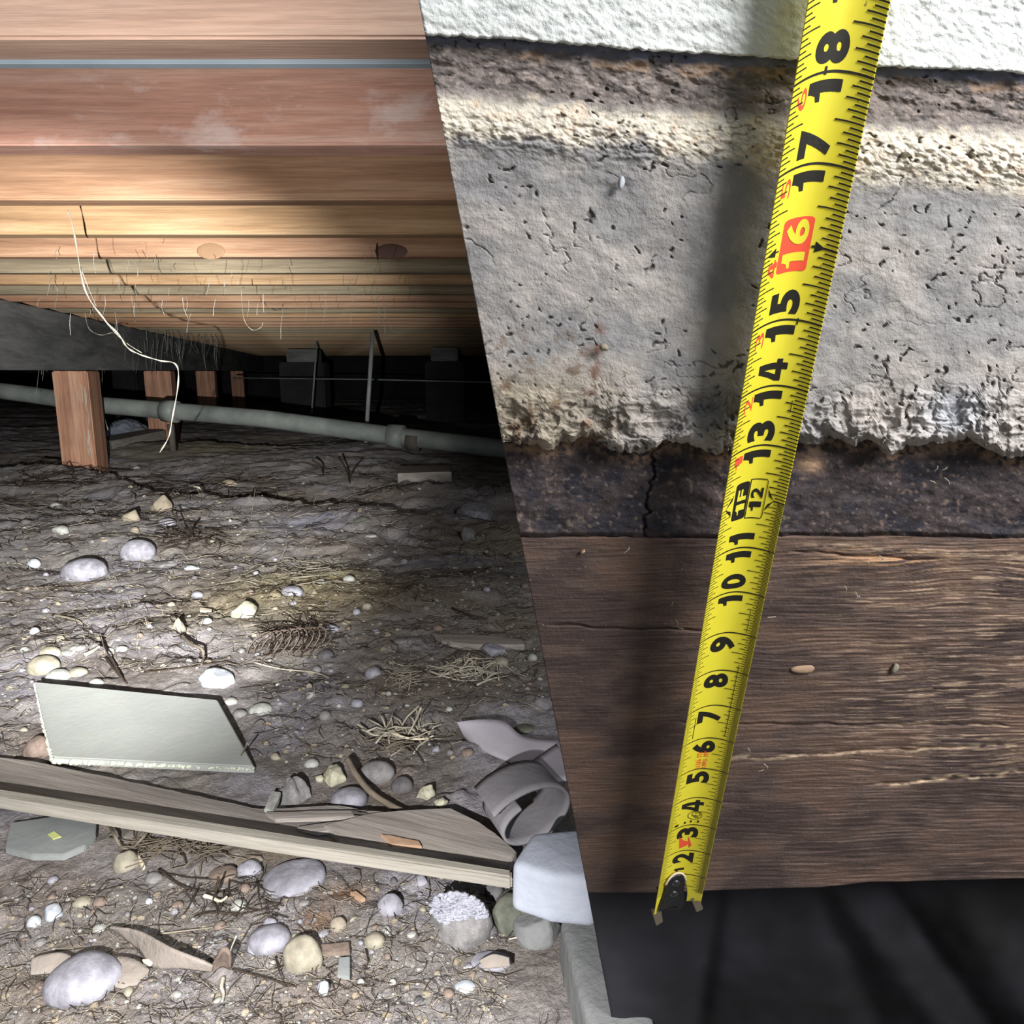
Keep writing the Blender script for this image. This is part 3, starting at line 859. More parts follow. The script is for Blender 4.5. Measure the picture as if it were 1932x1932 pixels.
# ------------------------------------------------------------------ belt strip, rolled loop
def ribbon(name, A_, B_, thick, mat, label=None, cat=None, parent=None, n=10):
    A_ = smoothpath(A_, n); B_ = smoothpath(B_, n); m = len(A_)
    V = []
    for a, b in zip(A_, B_):
        for k in range(7): V.append(a.lerp(b, k / 6))
    V = np.array([tuple(v) for v in V]); c = V.mean(0)
    i = (np.arange(m - 1)[:, None] * 7 + np.arange(6)[None]); Q = np.stack([i, i + 1, i + 8, i + 7], -1).reshape(-1, 4)
    o = link(name, mesh_np(name, V - c, Q), parent, Vector(c) - (Vector(parent.location) if parent else Vector()), mat)
    md = o.modifiers.new('thick', 'SOLIDIFY'); md.thickness = thick; md.offset = 0
    if label: props(o, label, cat)
    return o


def Z(px, py, z): return CAM + ray(px, py) * ((CH - z) / -ray(px, py).z)


be = empty('rubber_belt', G(960, 1450), 'grey rubber belt strip, twisted flat then rolled into a loop, at the right', 'belt')
ribbon('flat_strip', [Z(862, 1362, .03), Z(905, 1358, .035), Z(950, 1362, .035), Z(985, 1388, .025), Z(1040, 1396, .03), Z(1080, 1398, .03)],
       [Z(878, 1392, .006), Z(895, 1406, .008), Z(925, 1424, .008), Z(960, 1438, .01), Z(990, 1455, .012), Z(1040, 1462, .014)], .003, 'rubber', parent=be)
ribbon('flat_strip', [Z(1050, 1405, .05), Z(1000, 1440, .05), Z(960, 1474, .045), Z(925, 1490, .04)],
       [Z(1090, 1470, .05), Z(1050, 1475, .055), Z(1010, 1478, .055), Z(975, 1480, .05)], .003, 'rubber', parent=be)
# the roll: a ribbon wound around a horizontal axis
cen = Z(985, 1524, .045)
Al = []; Bl = []
ax = Vector((.93, .36, .0)).normalized(); sd = Vector((-.36, .93, 0)).normalized()
for k in range(26):
    th = 2.5 - k * .27; r = .047 - .0009 * k
    p = cen + Vector((0, 0, 1)) * r * .78 * math.sin(th) + (ax * .95 + sd * .25) * r * 1.35 * math.cos(th)
    Al.append(p - sd * .03 + Vector((0, 0, .004))); Bl.append(p + sd * .035)
ribbon('rolled_loop', Al, Bl, .003, 'rubber_inner', parent=be, n=3)

# curled bark / leaf litter in the bottom foreground
def litter(pa, pb, za, zb, mat, label, cat='bark', name='bark_curl', thick=.0025):
    return ribbon(name, [Z(x, y, z) for (x, y), z in zip(pa, za)], [Z(x, y, z) for (x, y), z in zip(pb, zb)], thick, mat, label, cat, None, 8)


litter([(206, 1748), (262, 1756), (320, 1786), (372, 1808), (402, 1822)], [(225, 1760), (262, 1790), (290, 1824), (340, 1826), (400, 1832)],
       [.012, .022, .026, .024, .016], [.004, .006, .004, .012, .01], 'bark', 'long curled strip of grey-brown bark in the bottom left foreground')
litter([(398, 1822), (412, 1800), (424, 1788), (434, 1800), (432, 1824)], [(402, 1834), (410, 1828), (420, 1824), (430, 1826), (436, 1828)],
       [.012, .03, .035, .03, .012], [.004, .004, .004, .004, .004], 'stone_brown', 'small folded brown leaf at the end of the curled bark', 'leaf', 'dry_leaf')
litter([(205, 1805), (235, 1806), (262, 1815), (282, 1830)], [(190, 1842), (215, 1862), (240, 1864), (274, 1852)],
       [.012, .013, .012, .008], [.004, .005, .005, .004], 'bark', 'flat grey bark flake right of the bottom left boulder')
litter([(61, 1808), (90, 1800), (120, 1798), (148, 1812)], [(58, 1840), (80, 1838), (100, 1836), (110, 1832)],
       [.01, .014, .014, .01], [.004, .004, .004, .004], 'bark', 'flat bark flake behind the bottom left boulder')
litter([(905, 1812), (930, 1800), (960, 1806)], [(910, 1826), (935, 1826), (962, 1822)], [.016, .018, .014], [.008, .008, .008], 'bark', 'flat bark flake on the dirt in the bottom right')
tube('bark_strip', smoothpath([Z(655, 1432, .03), Z(672, 1462, .022), Z(700, 1495, .014), Z(738, 1520, .012), Z(770, 1535, .01)], 6), .004, 'root', 6)
props(bpy.data.objects['bark_strip'], 'curved brown bark strip arching from the quartz lump to the plank', 'bark')

# ------------------------------------------------------------------ twigs and roots
def twig(pts, w, mat='root', label=None, name='twig', cat='twig', lifts=None, group=None):
    n = len(pts); P = []
    for i, (x, y) in enumerate(pts):
        p = G(x, y); l = lifts[i] if lifts else .003 + .002 * (i % 2); p = Z(x, y, max(p.z, gh(p.x, p.y)) + l); P.append(p)
    d = (P[0] - CAM).length
    sp = smoothpath(P, 5); m = len(sp)
    rad = [w * d / F / 2 * (1 - .55 * i / m) for i in range(m)]
    o = tube(name, sp, rad, mat, 6); props(o, label, cat, group); return o


gt = 'twigs and roots lying on the dirt'
for row in [
    ([(206, 1556), (216, 1575), (228, 1597), (244, 1602)], 6, 'root', 'left arm of the forked root below the long board', [.014, .02, .01, .005]),
    ([(285, 1560), (270, 1580), (252, 1598), (240, 1604)], 6, 'root', 'right arm of the forked root below the long board', [.02, .024, .012, .005]),
    ([(421, 1845), (418, 1862), (422, 1875), (419, 1890)], 7, 'pale_root', 'short white twig at the bottom edge beside the folded leaf', None),
    ([(446, 1766), (436, 1790), (432, 1812)], 3, 'pale_root', 'thin pale twig rising behind the folded leaf', [.05, .03, .006]),
    ([(385, 1690), (400, 1694), (416, 1700), (428, 1692)], 7, 'chip_wood', 'bent pale bone-like twig in the foreground', [.006, .006, .008, .014]),
    ([(61, 1500 - 390), (110, 1105), (180, 1098)], 3, 'root', 'thin root beside the largest domed stone', None),
    ([(794, 1336), (784, 1360), (770, 1386)], 5, 'pale_root', 'upright stub of twig sticking out of the twig bundle', [.05, .03, .01]),
    ([(735, 1380), (765, 1392), (800, 1394), (818, 1388)], 6, 'chip_wood', 'whitish twig across the twig bundle', [.01, .014, .014, .01]),
    ([(728, 1412), (745, 1402), (762, 1398)], 6, 'root', 'brown twig at the left of the twig bundle', [.01, .012, .016]),
    ([(762, 1398), (780, 1412), (800, 1440)], 3, 'root_dark', 'dark twig trailing right from the twig bundle', None),
    ([(900, 1292), (930, 1280), (965, 1274)], 5, 'pale_root', 'pale twig at the right below the cream stone', [.01, .016, .01]),
    ([(800, 1262), (835, 1275), (870, 1284), (900, 1284)], 4, 'pale_root', 'long pale bent twig left of the cream stone', None),
    ([(845, 1240), (870, 1228), (905, 1235), (915, 1242)], 4, 'root_dark', 'dark curved root left of the bluish knobbly rock', [.02, .025, .02, .01]),
    ([(853, 1147), (880, 1158), (920, 1168)], 4, 'root_dark', 'dark straight twig above the weathered plank', None),
    ([(363, 990), (358, 1003), (366, 1012)], 5, 'root_dark', 'dark upright sprout of root behind the domed stones', [.08, .04, .004]),
    ([(325, 965), (340, 990), (360, 1012)], 3, 'root_dark', 'leaning dark root left of the upright sprout', [.10, .05, .004]),
    ([(312, 998), (335, 1004), (360, 1014)], 4, 'root_dark', 'low dark root under the leaning one', [.03, .02, .004]),
    ([(343, 1198), (360, 1215), (380, 1224), (384, 1240), (380, 1254)], 6, 'root', 'hooked brown root below the small pointed clod', [.012, .02, .03, .02, .006]),
    ([(160, 1236), (175, 1228), (187, 1220)], 7, 'pale_root', 'forked pale twig beside the left pebble cluster', [.008, .01, .02]),
    ([(200, 1240), (215, 1262), (240, 1290)], 5, 'root_dark', 'dark root running down the crack behind the cement board', None),
    ([(190, 1200), (205, 1235), (232, 1282)], 4, 'root_dark', 'second dark root in the crack behind the cement board', [.01, .014, .008]),
    ([(467, 1402), (455, 1425)], 4, 'root', 'short twig leaning on the corner of the cement board', [.05, .02]),
    ([(590, 868), (604, 878), (610, 895)], 5, 'root_dark', 'arched dark root in the middle distance', [.06, .05, .0]),
    ([(640, 862), (655, 890), (660, 912)], 4, 'root_dark', 'dark root stub right of the arched one', [.07, .03, .0]),
    ([(675, 872), (664, 890), (660, 905)], 3, 'root_dark', 'thin dark root crossing the dark stub', [.08, .04, .0]),
    ([(80, 868), (130, 872), (200, 884), (250, 888)], 4, 'root_dark', 'long dark root crossing the foot of the nearest post', [.06, .05, .03, .01]),
    ([(170, 880), (185, 895), (205, 912)], 4, 'root_dark', 'dark root descending right of the nearest post', [.04, .02, .0]),
    ([(355, 916), (375, 920), (388, 935)], 4, 'pale_root', 'arched pale straw above the dark ledge', [.06, .07, .0]),
    ([(272, 1318 - 50), (330, 1262), (380, 1254), (425, 1248)], 3, 'root_dark', 'thin dark twig above the bluish-white rock', None),
    ([(480, 1250), (530, 1262), (590, 1268), (620, 1278)], 3, 'pale_root', 'long pale straw below the rusty coil', None),
    ([(100, 1400 - 240), (145, 1170), (160, 1184)], 4, 'straw', 'dry straw stem on the left of the floor', None),
    ([(282, 1652), (320, 1650), (360, 1656), (420, 1660)], 3, 'root_dark', 'thin dark root in the foreground left of the flat mauve stone', None),
    ([(300, 1640), (340, 1670), (380, 1680), (430, 1684)], 4, 'root_dark', 'curving dark root in the foreground centre', None),
    ([(330, 1592), (345, 1612), (352, 1632)], 4, 'root_dark', 'short dark root below the long board', None),
    ([(412, 1655), (408, 1680), (402, 1700), (412, 1718)], 4, 'root_dark', 'winding dark root left of the small pale round stone', [.03, .02, .006, .004]),
    ([(300, 1762), (350, 1756), (402, 1750)], 3, 'straw', 'straight straw stem above the curled bark', None),
    ([(438, 1828), (500, 1845), (560, 1862)], 3, 'root_dark', 'thin dark root running right from the folded leaf', None),
    ([(520, 1805), (528, 1835), (540, 1862)], 3, 'root_dark', 'thin dark root left of the rounded cobble base', None),
    ([(690, 1790), (694, 1812), (690, 1826)], 3, 'root_dark', 'tiny dark twig in the bottom centre', None),
    ([(960, 1772), (990, 1766), (1020, 1762)], 3, 'pale_root', 'straight pale straw near the footing', None),
]:
    twig(row[0], row[1], row[2], row[3], lifts=row[4], group=gt)

# rusty wire coil
ce = G(535, 1235); pts = []
for k in range(170):
    t = k / 169; th = t * 2 * math.pi * 8
    r = .042 - .012 * abs(2 * t - 1)
    pts.append((ce.x - .045 + .10 * t + .012 * math.cos(th) + r * .55 * math.cos(th), ce.y + r * .6 * math.sin(th) + .03 * t, ce.z + .014 + .024 * math.sin(th + .6)))
o = tube('wire_coil', pts, .0013, 'rust', 5); props(o, 'rusty loosely coiled spring of wire on the dirt', 'wire')

# tangles of twigs and straw that lie in heaps
def tuft(name, px, py, wpx, hpx, n, l, rr, mat, label, up=.02, seed=1):
    rd = random.Random(seed); pr = []
    for _ in range(n):
        c_ = G(px + rd.uniform(-1, 1) * wpx / 2, py + rd.uniform(-1, 1) * hpx / 2); a = rd.uniform(0, 6.28); ll = l * rd.uniform(.4, 1)
        z0, z1 = rd.random() * up, rd.random() * up; cv = rd.uniform(-.7, .7); q = []
        for k in range(5):
            t = k / 4 - .5; x = c_.x + math.cos(a + cv * t) * ll * t; y = c_.y + math.sin(a + cv * t) * ll * t
            q.append((x, y, gh(x, y) + .002 + z0 + (z1 - z0) * (t + .5)))
        w_ = rr * rd.uniform(.6, 1.5); pr.append(tube_arrays(q, [w_, w_, w_, w_ * .8, w_ * .5], 4))
    V, Q = merge(pr); o = link(name, mesh_np(name, V, Q), mat=mat); props(o, label, 'debris', kind='stuff')


tuft('twig_tangle', 765, 1392, 84, 26, 34, .09, .0012, 'pale_root', 'tangle of pale broken twigs right of centre', .02, 1)
tuft('twig_tangle', 745, 1410, 50, 26, 22, .06, .001, 'root', 'tangle of brown twigs in front of the pale ones', .012, 2)
tuft('straw_tuft', 757, 1290, 46, 26, 50, .06, .0006, 'straw', 'tuft of straw right of the stone with the dark shadow', .03, 3)
tuft('root_tangle', 330, 1608, 170, 40, 70, .07, .0006, 'root', 'tangle of thin roots under the long board', .008, 4)
tuft('root_tangle', 440, 1700, 150, 70, 36, .05, .0005, 'root_dark', 'tangle of dark roots around the small pale round stone', .008, 5)
tuft('root_tangle', 120, 905, 150, 34, 90, .22, .0014, 'root_dark', 'tangle of dark roots at the foot of the nearest post', .03, 6)
tuft('root_tangle', 900, 1268, 110, 20, 40, .10, .0011, 'pale_root', 'tangle of pale roots below the cream stone at the right', .012, 7)
tuft('root_tangle', 560, 1215, 110, 50, 46, .12, .001, 'root_dark', 'tangle of dark roots over the rusty coil', .04, 8)
tuft('straw_tuft', 585, 1085, 90, 50, 60, .09, .0007, 'straw', 'pale straw over the yellow dirt patch', .015, 9)
tuft('root_tangle', 400, 925, 300, 40, 110, .2, .0013, 'root_dark', 'dark roots strewn along the ledge in the dirt', .02, 10)
tuft('root_tangle', 360, 1020, 120, 40, 50, .14, .001, 'root_dark', 'dark roots strewn beside the upright sprout', .03, 11)

# hanging roots from the joists
def hang(name, pts, Y0, Y1, w, mat, label):
    P = [atY(x, y, Y0 + (Y1 - Y0) * i / (len(pts) - 1)) for i, (x, y) in enumerate(pts)]
    sp = smoothpath(P, 8); o = tube(name, sp, [w * (.7 + .3 * math.sin(i * .9)) for i in range(len(sp))], mat, 6); props(o, label, 'root'); return o


hang('hanging_root', [(128, 398), (140, 440), (160, 545), (195, 600), (225, 632), (240, 655), (262, 668), (300, 680), (332, 688), (336, 725), (325, 790), (318, 825), (301, 854)],
     1.32, 1.55, .0019, 'hang_root', 'long pale hanging root drooping from the third joist')
hang('hanging_root', [(150, 500), (188, 590), (230, 640), (268, 666)], 1.36, 1.46, .0009, 'hang_root', 'thin pale hanging root twined with the long one')
hang('hanging_root', [(182, 698), (183, 735), (195, 780), (204, 812)], 4.35, 4.35, .004, 'hang_root', 'short pale root hanging right of the nearest post')
hang('hanging_root', [(455, 545), (460, 600), (475, 622), (492, 618), (496, 608)], 1.9, 1.9, .0011, 'hang_root', 'hooked pale root hanging beneath the far joists')
hang('hanging_root', [(160, 590), (168, 620), (190, 632), (210, 628), (222, 630)], 2.9, 2.9, .002, 'hang_root', 'looped cobweb-like root on the girder face')
e_ = empty('cocoon', atY(84, 592, 3.7), 'small white cobweb cocoon hanging at the top left of the girder', 'cocoon')
for dx, dz, s in ((-.012, .02, .02), (.005, -.01, .022), (.028, -.03, .018)):
    V = stone_verts(ICO3, 77 + int(s * 1000), 'round') * s * np.array([.6, .6, 1]); link('silk_lump', mesh_np('silk_lump', V + np.array([dx, 0, dz]), ICO3[1]), e_, mat='stone_pale')

# cobwebs: threads too many to count
pr = []
for j in range(170):
    if j < 100:
        px = random.uniform(62, 420); yb = random.uniform(600, 655 + (px < 200) * 30); Y = 3.55 + (px - 62) / 360 * 2.4; l = random.uniform(12, 70)
    else:
        px = random.uniform(62, 760); yb = random.uniform(470, 600); Y = random.uniform(1.2, 2.2); l = random.uniform(10, 45)
    x2 = px + random.uniform(-10, 10)
    P = [atY(px, yb, Y), atY((px + x2) / 2 + random.uniform(-4, 4), yb + l / 2, Y), atY(x2, yb + l, Y)]
    pr.append(tube_arrays([tuple(p) for p in smoothpath(P, 3)], .00032 * Y * random.uniform(.5, 1.2), 3))
V, Q = merge(pr); o = link('cobwebs', mesh_np('cobwebs', V, Q), mat='web')
props(o, 'dusty cobweb threads hanging from the joists and the girder', 'cobwebs', kind='stuff')

# crumpled plastic sheet behind the nearest post
c0 = G(205, 838)
NX = NY = 40; g_ = np.linspace(0, 1, NX); UU, VV = np.meshgrid(g_, g_)
c0 = Z(205, 838, .0); Xs = c0.x - .16 + UU * .34; Ys = c0.y + VV * .5
Zs = ground_h(Xs, Ys) + .012 + .16 * np.sin(np.pi * np.clip(UU * 1.05, 0, 1)) ** .7 * np.sin(np.pi * VV) ** .6 + (ridge(UU * 4, VV * 4, 3, 5) - .6) * .05
V = np.stack([Xs, Ys, Zs], -1).reshape(-1, 3); i = np.arange(NY - 1)[:, None] * NX + np.arange(NX - 1)[None]
o = link('plastic_sheet', mesh_np('plastic_sheet', V - np.array([c0.x, c0.y, 0]), np.stack([i, i + 1, i + NX + 1, i + NX], -1).reshape(-1, 4)), loc=(c0.x, c0.y, 0), mat='plastic')
props(o, 'crumpled grey plastic sheet on the dirt behind the nearest post', 'plastic sheet')

# ------------------------------------------------------------------ countless gravel, straw and root hairs (stuff) + countable pebbles
def inside(px, py):             # in view on the crawl-space side, off the boards
    if px > 797 + (py - 40) * .1898 - 6: return False
    for a, b, c, d in ((60, 1280, 485, 1450), (-150, 1440, 970, 1660), (955, 1540, 1200, 1932), (0, 1540, 185, 1615), (855, 1355, 1100, 1570)):
        if a < px < c and b < py < d: return False
    return True


cols = ['stone_grey', 'stone_pale', 'stone_beige', 'stone_lavender', 'stone_dark', 'stone_brown']
labs = {'stone_grey': 'small grey pebble half sunk in the dirt', 'stone_pale': 'small pale pebble half sunk in the dirt', 'stone_beige': 'small beige pebble half sunk in the dirt',
        'stone_lavender': 'small lavender-grey pebble half sunk in the dirt', 'stone_dark': 'small dark pebble half sunk in the dirt', 'stone_brown': 'small brownish pebble half sunk in the dirt'}
n = 0
while n < 240:
    px = random.uniform(40, 1120); py = 905 + 1010 * random.random() ** .85
    if not inside(px, py): continue
    if any(abs(px - a) < (c + 16) / 2 and abs(py - b) < (d + 12) / 2 for a, b, c, d in PLACED): continue
    w = random.choice([7, 8, 9, 9, 10, 11, 12, 14, 17, 20]) * (.75 if py < 1050 else 1)
    m = random.choice(cols)
    stone(px, py, w, w * random.uniform(.5, .8), m, labs[m], random.choice(['round', 'oval', 'angular']), random.uniform(-1, 1), 'pebble', 'pebble', 'loose %s pebbles' % m[6:], base=ICO2)
    n += 1


def scatter_gravel(name, N, mat, label, smin, smax, seed, x_bias=None):
    r = random.Random(seed); pr = []; k = 0
    while k < N:
        px = r.uniform(-60, 1190); py = 880 + 1080 * r.random() ** .8
        if not inside(px, py): continue
        if x_bias and r.random() > x_bias(px, py): continue
        x, y = gpx(px, py); k += 1
        s = r.uniform(smin, smax) * (.22 + .5 * min(y, 2.2)) * (.4 + 1.1 * r.random() ** 2)
        V = ICO1[0] * np.array([r.uniform(.7, 1.3), r.uniform(.7, 1.3), r.uniform(.5, .9)]) * s * (1 + .25 * (np.random.RandomState(k).rand(len(ICO1[0]), 1) - .5))
        V = V + np.array([x, y, 0.0]); V[:, 2] += 0; pr.append((V, ICO1[1], x, y))
    H = ground_h(np.array([p[2] for p in pr]), np.array([p[3] for p in pr]))
    out = []
    for (V, Q, x, y), h in zip(pr, H): V[:, 2] += h + .0005; out.append((V, Q))
    V, Q = merge(out); o = link(name, mesh_np(name, V, Q, False), mat=mat); props(o, label, 'gravel', kind='stuff')


def gb(px, py):
    return .35 + .65 * math.exp(-((px - 850) / 160) ** 2 - ((py - 1180) / 70) ** 2) + .3 * (py > 1500)


scatter_gravel('fine_gravel', 1500, 'stone_pale', 'fine pale gravel strewn over the dirt floor', .0012, .0034, 1, gb)
scatter_gravel('fine_gravel', 1800, 'stone_grey', 'fine grey gravel strewn over the dirt floor', .0015, .0045, 2, gb)
scatter_gravel('fine_gravel', 1100, 'clod', 'crumbs of dry earth strewn over the dirt floor', .002, .006, 3)


def scatter_straw(name, N, mat, label, seed, lmin, lmax, rr, lift=.006):
    r = random.Random(seed); seeds = []
    while len(seeds) < N:
        px = r.uniform(-60, 1190); py = 875 + 1070 * r.random() ** (1.25)
        if not inside(px, py): continue
        if 1280 < py and r.random() < .3: continue
        seeds.append((px, py))
    pts = []
    for px, py in seeds:
        x, y = gpx(px, py); sc = .22 + .5 * min(y, 2.8)
        
        a = r.gauss(0, .8) + (math.pi if r.random() < .5 else 0); l = r.uniform(lmin, lmax) * sc; c = r.uniform(-1.2, 1.2)
        q = []
        for i in range(5):
            t = i / 4 - .5; q.append([x + math.cos(a + c * t) * l * t, y + math.sin(a + c * t) * l * t, 0])
        hl = [r.random() * lift * sc for _ in range(5)]
        if r.random() < .06: hl[4] += r.uniform(.01, .03) * sc
        pts.append((q, hl, rr * sc * r.uniform(.6, 1.5)))
    A_ = np.array([p[0] for p in pts]); H = ground_h(A_[:, :, 0], A_[:, :, 1])
    pr = []
    for k, (q, hl, rd) in enumerate(pts):
        P = A_[k].copy(); P[:, 2] = H[k] + np.array(hl) + .0008
        pr.append(tube_arrays(P, [rd, rd, rd * .9, rd * .7, rd * .4], 3))
    V, Q = merge(pr); o = link(name, mesh_np(name, V, Q), mat=mat); props(o, label, 'straw', kind='stuff')


scatter_straw('dry_straw', 2300, 'straw', 'pale dry straw and root hairs matted over the dirt', 5, .015, .07, .0006)
scatter_straw('root_hairs', 2300, 'root_dark', 'dark thin root hairs matted over the dirt', 6, .015, .08, .0006, .009)

# ================================================================== RIGHT-HAND PLACE: foundation wall with tape
Pt = np.array([(1591.5 - 966) / F, (966 - 61) / F, 1]) * (.0254 * F / 150.7)
Pb = np.array([(1282 - 966) / F, (966 - 1690) / F, 1]) * (.0254 * F / 83.7)
Tn = Pt - Pb; Tn /= np.linalg.norm(Tn)
Hn = np.array([16500, -174, F]); Hn /= np.linalg.norm(Hn)
Nn = np.cross(Hn, Tn); Nn /= np.linalg.norm(Nn)
if Nn[2] > 0: Nn = -Nn          # toward the viewer
WN = c2w(Nn); WO = CAM + c2w(Pb); WT = c2w(Tn); WH_ = c2w(Hn)
D0 = float(Nn @ Pb)


def wall_pts(px, py, off=0.0, push=False):  # vectorised pixel -> wall plane (camera axes) -> world, then pushed along the normal
    px = np.asarray(px, float); py = np.asarray(py, float)
    d = np.stack([(px - 966) / F, (966 - py) / F, np.ones_like(px)], -1)
    if push: t = D0 / (d @ Nn); P = d * t[..., None] + np.asarray(off)[..., None] * Nn
    else: P = d * ((D0 + np.asarray(off)) / (d @ Nn))[..., None]
    return np.stack([P[..., 0], P[..., 2] * CP + P[..., 1] * SP, -P[..., 2] * SP + P[..., 1] * CP + CH], -1)


def WP(px, py, off=0.0): return Vector(wall_pts(np.array(px), np.array(py), np.array(off)))


CUTX = lambda y: 797 + (y - 40) * .1898


def interp(prof): xs = np.array([p[0] for p in prof], float); ys = np.array([p[1] for p in prof], float); return lambda x: np.interp(x, xs, ys)


def panel(name, top, bot, nx, ny, off, thick, disp, colf, mat, xr=2350, smooth=True):
    s = np.linspace(0, 1, nx); t = np.linspace(0, 1, ny)
    TT, SS = np.meshgrid(t, s, indexing='ij')
    Yp = np.zeros_like(TT)
    X0 = CUTX(np.full_like(TT, 900.))
    for _ in range(6):
        Xp = X0 * (1 - SS) + xr * SS
        Yp = top(Xp) * (1 - TT) + bot(Xp) * TT; X0 = CUTX(Yp)
    Xp = X0 * (1 - SS) + xr * SS
    edge = np.minimum(np.minimum(TT, 1 - TT) * ny / 2.0, 1)
    front = wall_pts(Xp, Yp, off + disp(Xp, Yp, TT))
    back = front - np.array(WN) * thick
    col = colf(Xp, Yp)
    V = np.concatenate([front.reshape(-1, 3)]); C = col.reshape(-1, 3)
    i = np.arange(ny - 1)[:, None] * nx + np.arange(nx - 1)[None]
    Q = np.stack([i, i + nx, i + nx + 1, i + 1], -1).reshape(-1, 4)
    idx = np.arange(nx * ny).reshape(ny, nx)
    ring = np.concatenate([idx[0, :], idx[1:, -1], idx[-1, ::-1][1:], idx[::-1, 0][1:-1]])
    bk = back.reshape(-1, 3)[ring]; nb = len(V)
    V = np.concatenate([V, bk]); C = np.concatenate([C, C[ring]])
    m = len(ring); a = np.arange(m); b = (a + 1) % m
    Q2 = np.stack([ring[a], ring[b], nb + b, nb + a], -1)
    # back cap: fan to a centre, as degenerate quads split in two triangles joined
    cb_ = len(V); V = np.concatenate([V, bk.mean(0)[None]]); C = np.concatenate([C, C[:1]])
    Q = np.concatenate([Q, Q2])
    T3 = np.stack([nb + a, nb + b, np.full(m, cb_)], -1)
    # all quads as triangles so that the cap can join
    Tq = np.concatenate([Q[:, [0, 1, 2]], Q[:, [0, 2, 3]], T3])
    org = V.mean(0)
    me = mesh_np(name, V - org, Tq, smooth, C)
    return link(name, me, loc=Vector(org), mat=mat)


def mixk(C, col, k): return C * (1 - k[..., None]) + lin(col) * k[..., None]


attr_mat('concrete', .9, .25, speck=((196, 190, 180), 800, .70), bumps=((260, .0007), (900, .0004)), fscale=120, mul=(.86, 1.12))
attr_mat('old_wood', .85, .3, speck=((170, 156, 140), 900, .72), bumps=((400, .0006),), fscale=200, mul=(.75, 1.25))
attr_mat('paint_white', .6, .4, bumps=((160, .0012),), fscale=30, mul=(.93, 1.05))
# beams with grain running along the wall: a mapping turned into the wall's own axes
def grain_mat(name, grain, speck):
    m, nt, b = new_mat(name)
    a = nt.nodes.new('ShaderNodeAttribute'); a.attribute_name = 'Col'
    uv = nt.nodes.new('ShaderNodeAttribute'); uv.attribute_name = 'wall_uv'
    mp = nt.nodes.new('ShaderNodeMapping'); mp.inputs['Scale'].default_value = grain; nt.links.new(uv.outputs['Vector'], mp.inputs[0])
    f = noise_node(nt, 1, 7, .7, mp.outputs[0], .3)
    c = mixc(nt, a.outputs['Color'], ramp(nt, f, [(.30, (.55, .55, .55)), (.5, (1, 1, 1)), (.72, (1.5, 1.45, 1.4))]), 1.0, 'MULTIPLY')
    f2 = noise_node(nt, 900, 2, .6, mapping(nt)); k = ramp(nt, f2, [(.70, (0, 0, 0)), (.76, (1, 1, 1))])
    c = mixc(nt, c, rgba(speck), k)
    nt.links.new(c, b.inputs['Base Color']); b.inputs['Roughness'].default_value = .8; b.inputs['Specular IOR Level'].default_value = .25
    p = bump(nt, b, f, .0006)
    bump(nt, b, noise_node(nt, 500, 4, .6, mapping(nt)), .0005, 1, p)
    return m


grain_mat('beam_wood', (40, 900, 1), (150, 138, 126))
grain_mat('plate_wood', (150, 150, 1), (150, 140, 128))


def add_uv(o):
    me = o.data; n_ = len(me.vertices); co = np.zeros(n_ * 3); me.vertices.foreach_get('co', co); co = co.reshape(-1, 3) + np.array(o.location)
    r = co - np.array(WO); u = r @ np.array(WH_); v = r @ np.array(WT)
    at = me.attributes.new('wall_uv', 'FLOAT_VECTOR', 'POINT'); at.data.foreach_set('vector', np.stack([u, v, u * 0], 1).ravel())


siding_bot = interp([(700, 58), (797, 64), (900, 68), (1000, 74), (1160, 88), (1300, 98), (1500, 110), (1640, 122), (1870, 132), (2400, 160)])
_edge = interp([(700, 812), (985, 836), (1012, 838), (1024, 846), (1045, 848), (1056, 836), (1076, 833), (1100, 822), (1120, 826), (1140, 840), (1152, 850), (1200, 853), (1240, 846), (1258, 828),
                (1268, 836), (1300, 838), (1330, 850), (1352, 858), (1376, 848), (1420, 842), (1500, 834), (1540, 840), (1563, 822), (1590, 830), (1615, 842), (1635, 828), (1660, 842),
                (1680, 862), (1700, 848), (1715, 838), (1745, 838), (1800, 832), (1832, 826), (1850, 838), (1900, 862), (2400, 850)])


def conc_bot(x): return _edge(x) + (fbm(x / 9.0, x * 0 + 3, 3, 40) - .5) * 12


RELIEF = [(1085, 790, 90, 40), (1780, 790, 120, 50), (1300, 820, 70, 24), (1560, 800, 50, 24)]


def band(x, y):                 # how far below the siding, slope removed
    return y - (siding_bot(x))


def pitn(x, y): return vnoise(x / 11 + 1.6 * vnoise(x / 14, y / 14, 44), y / 9 + 1.6 * vnoise(x / 13, y / 15, 45) + x / 31, 52)


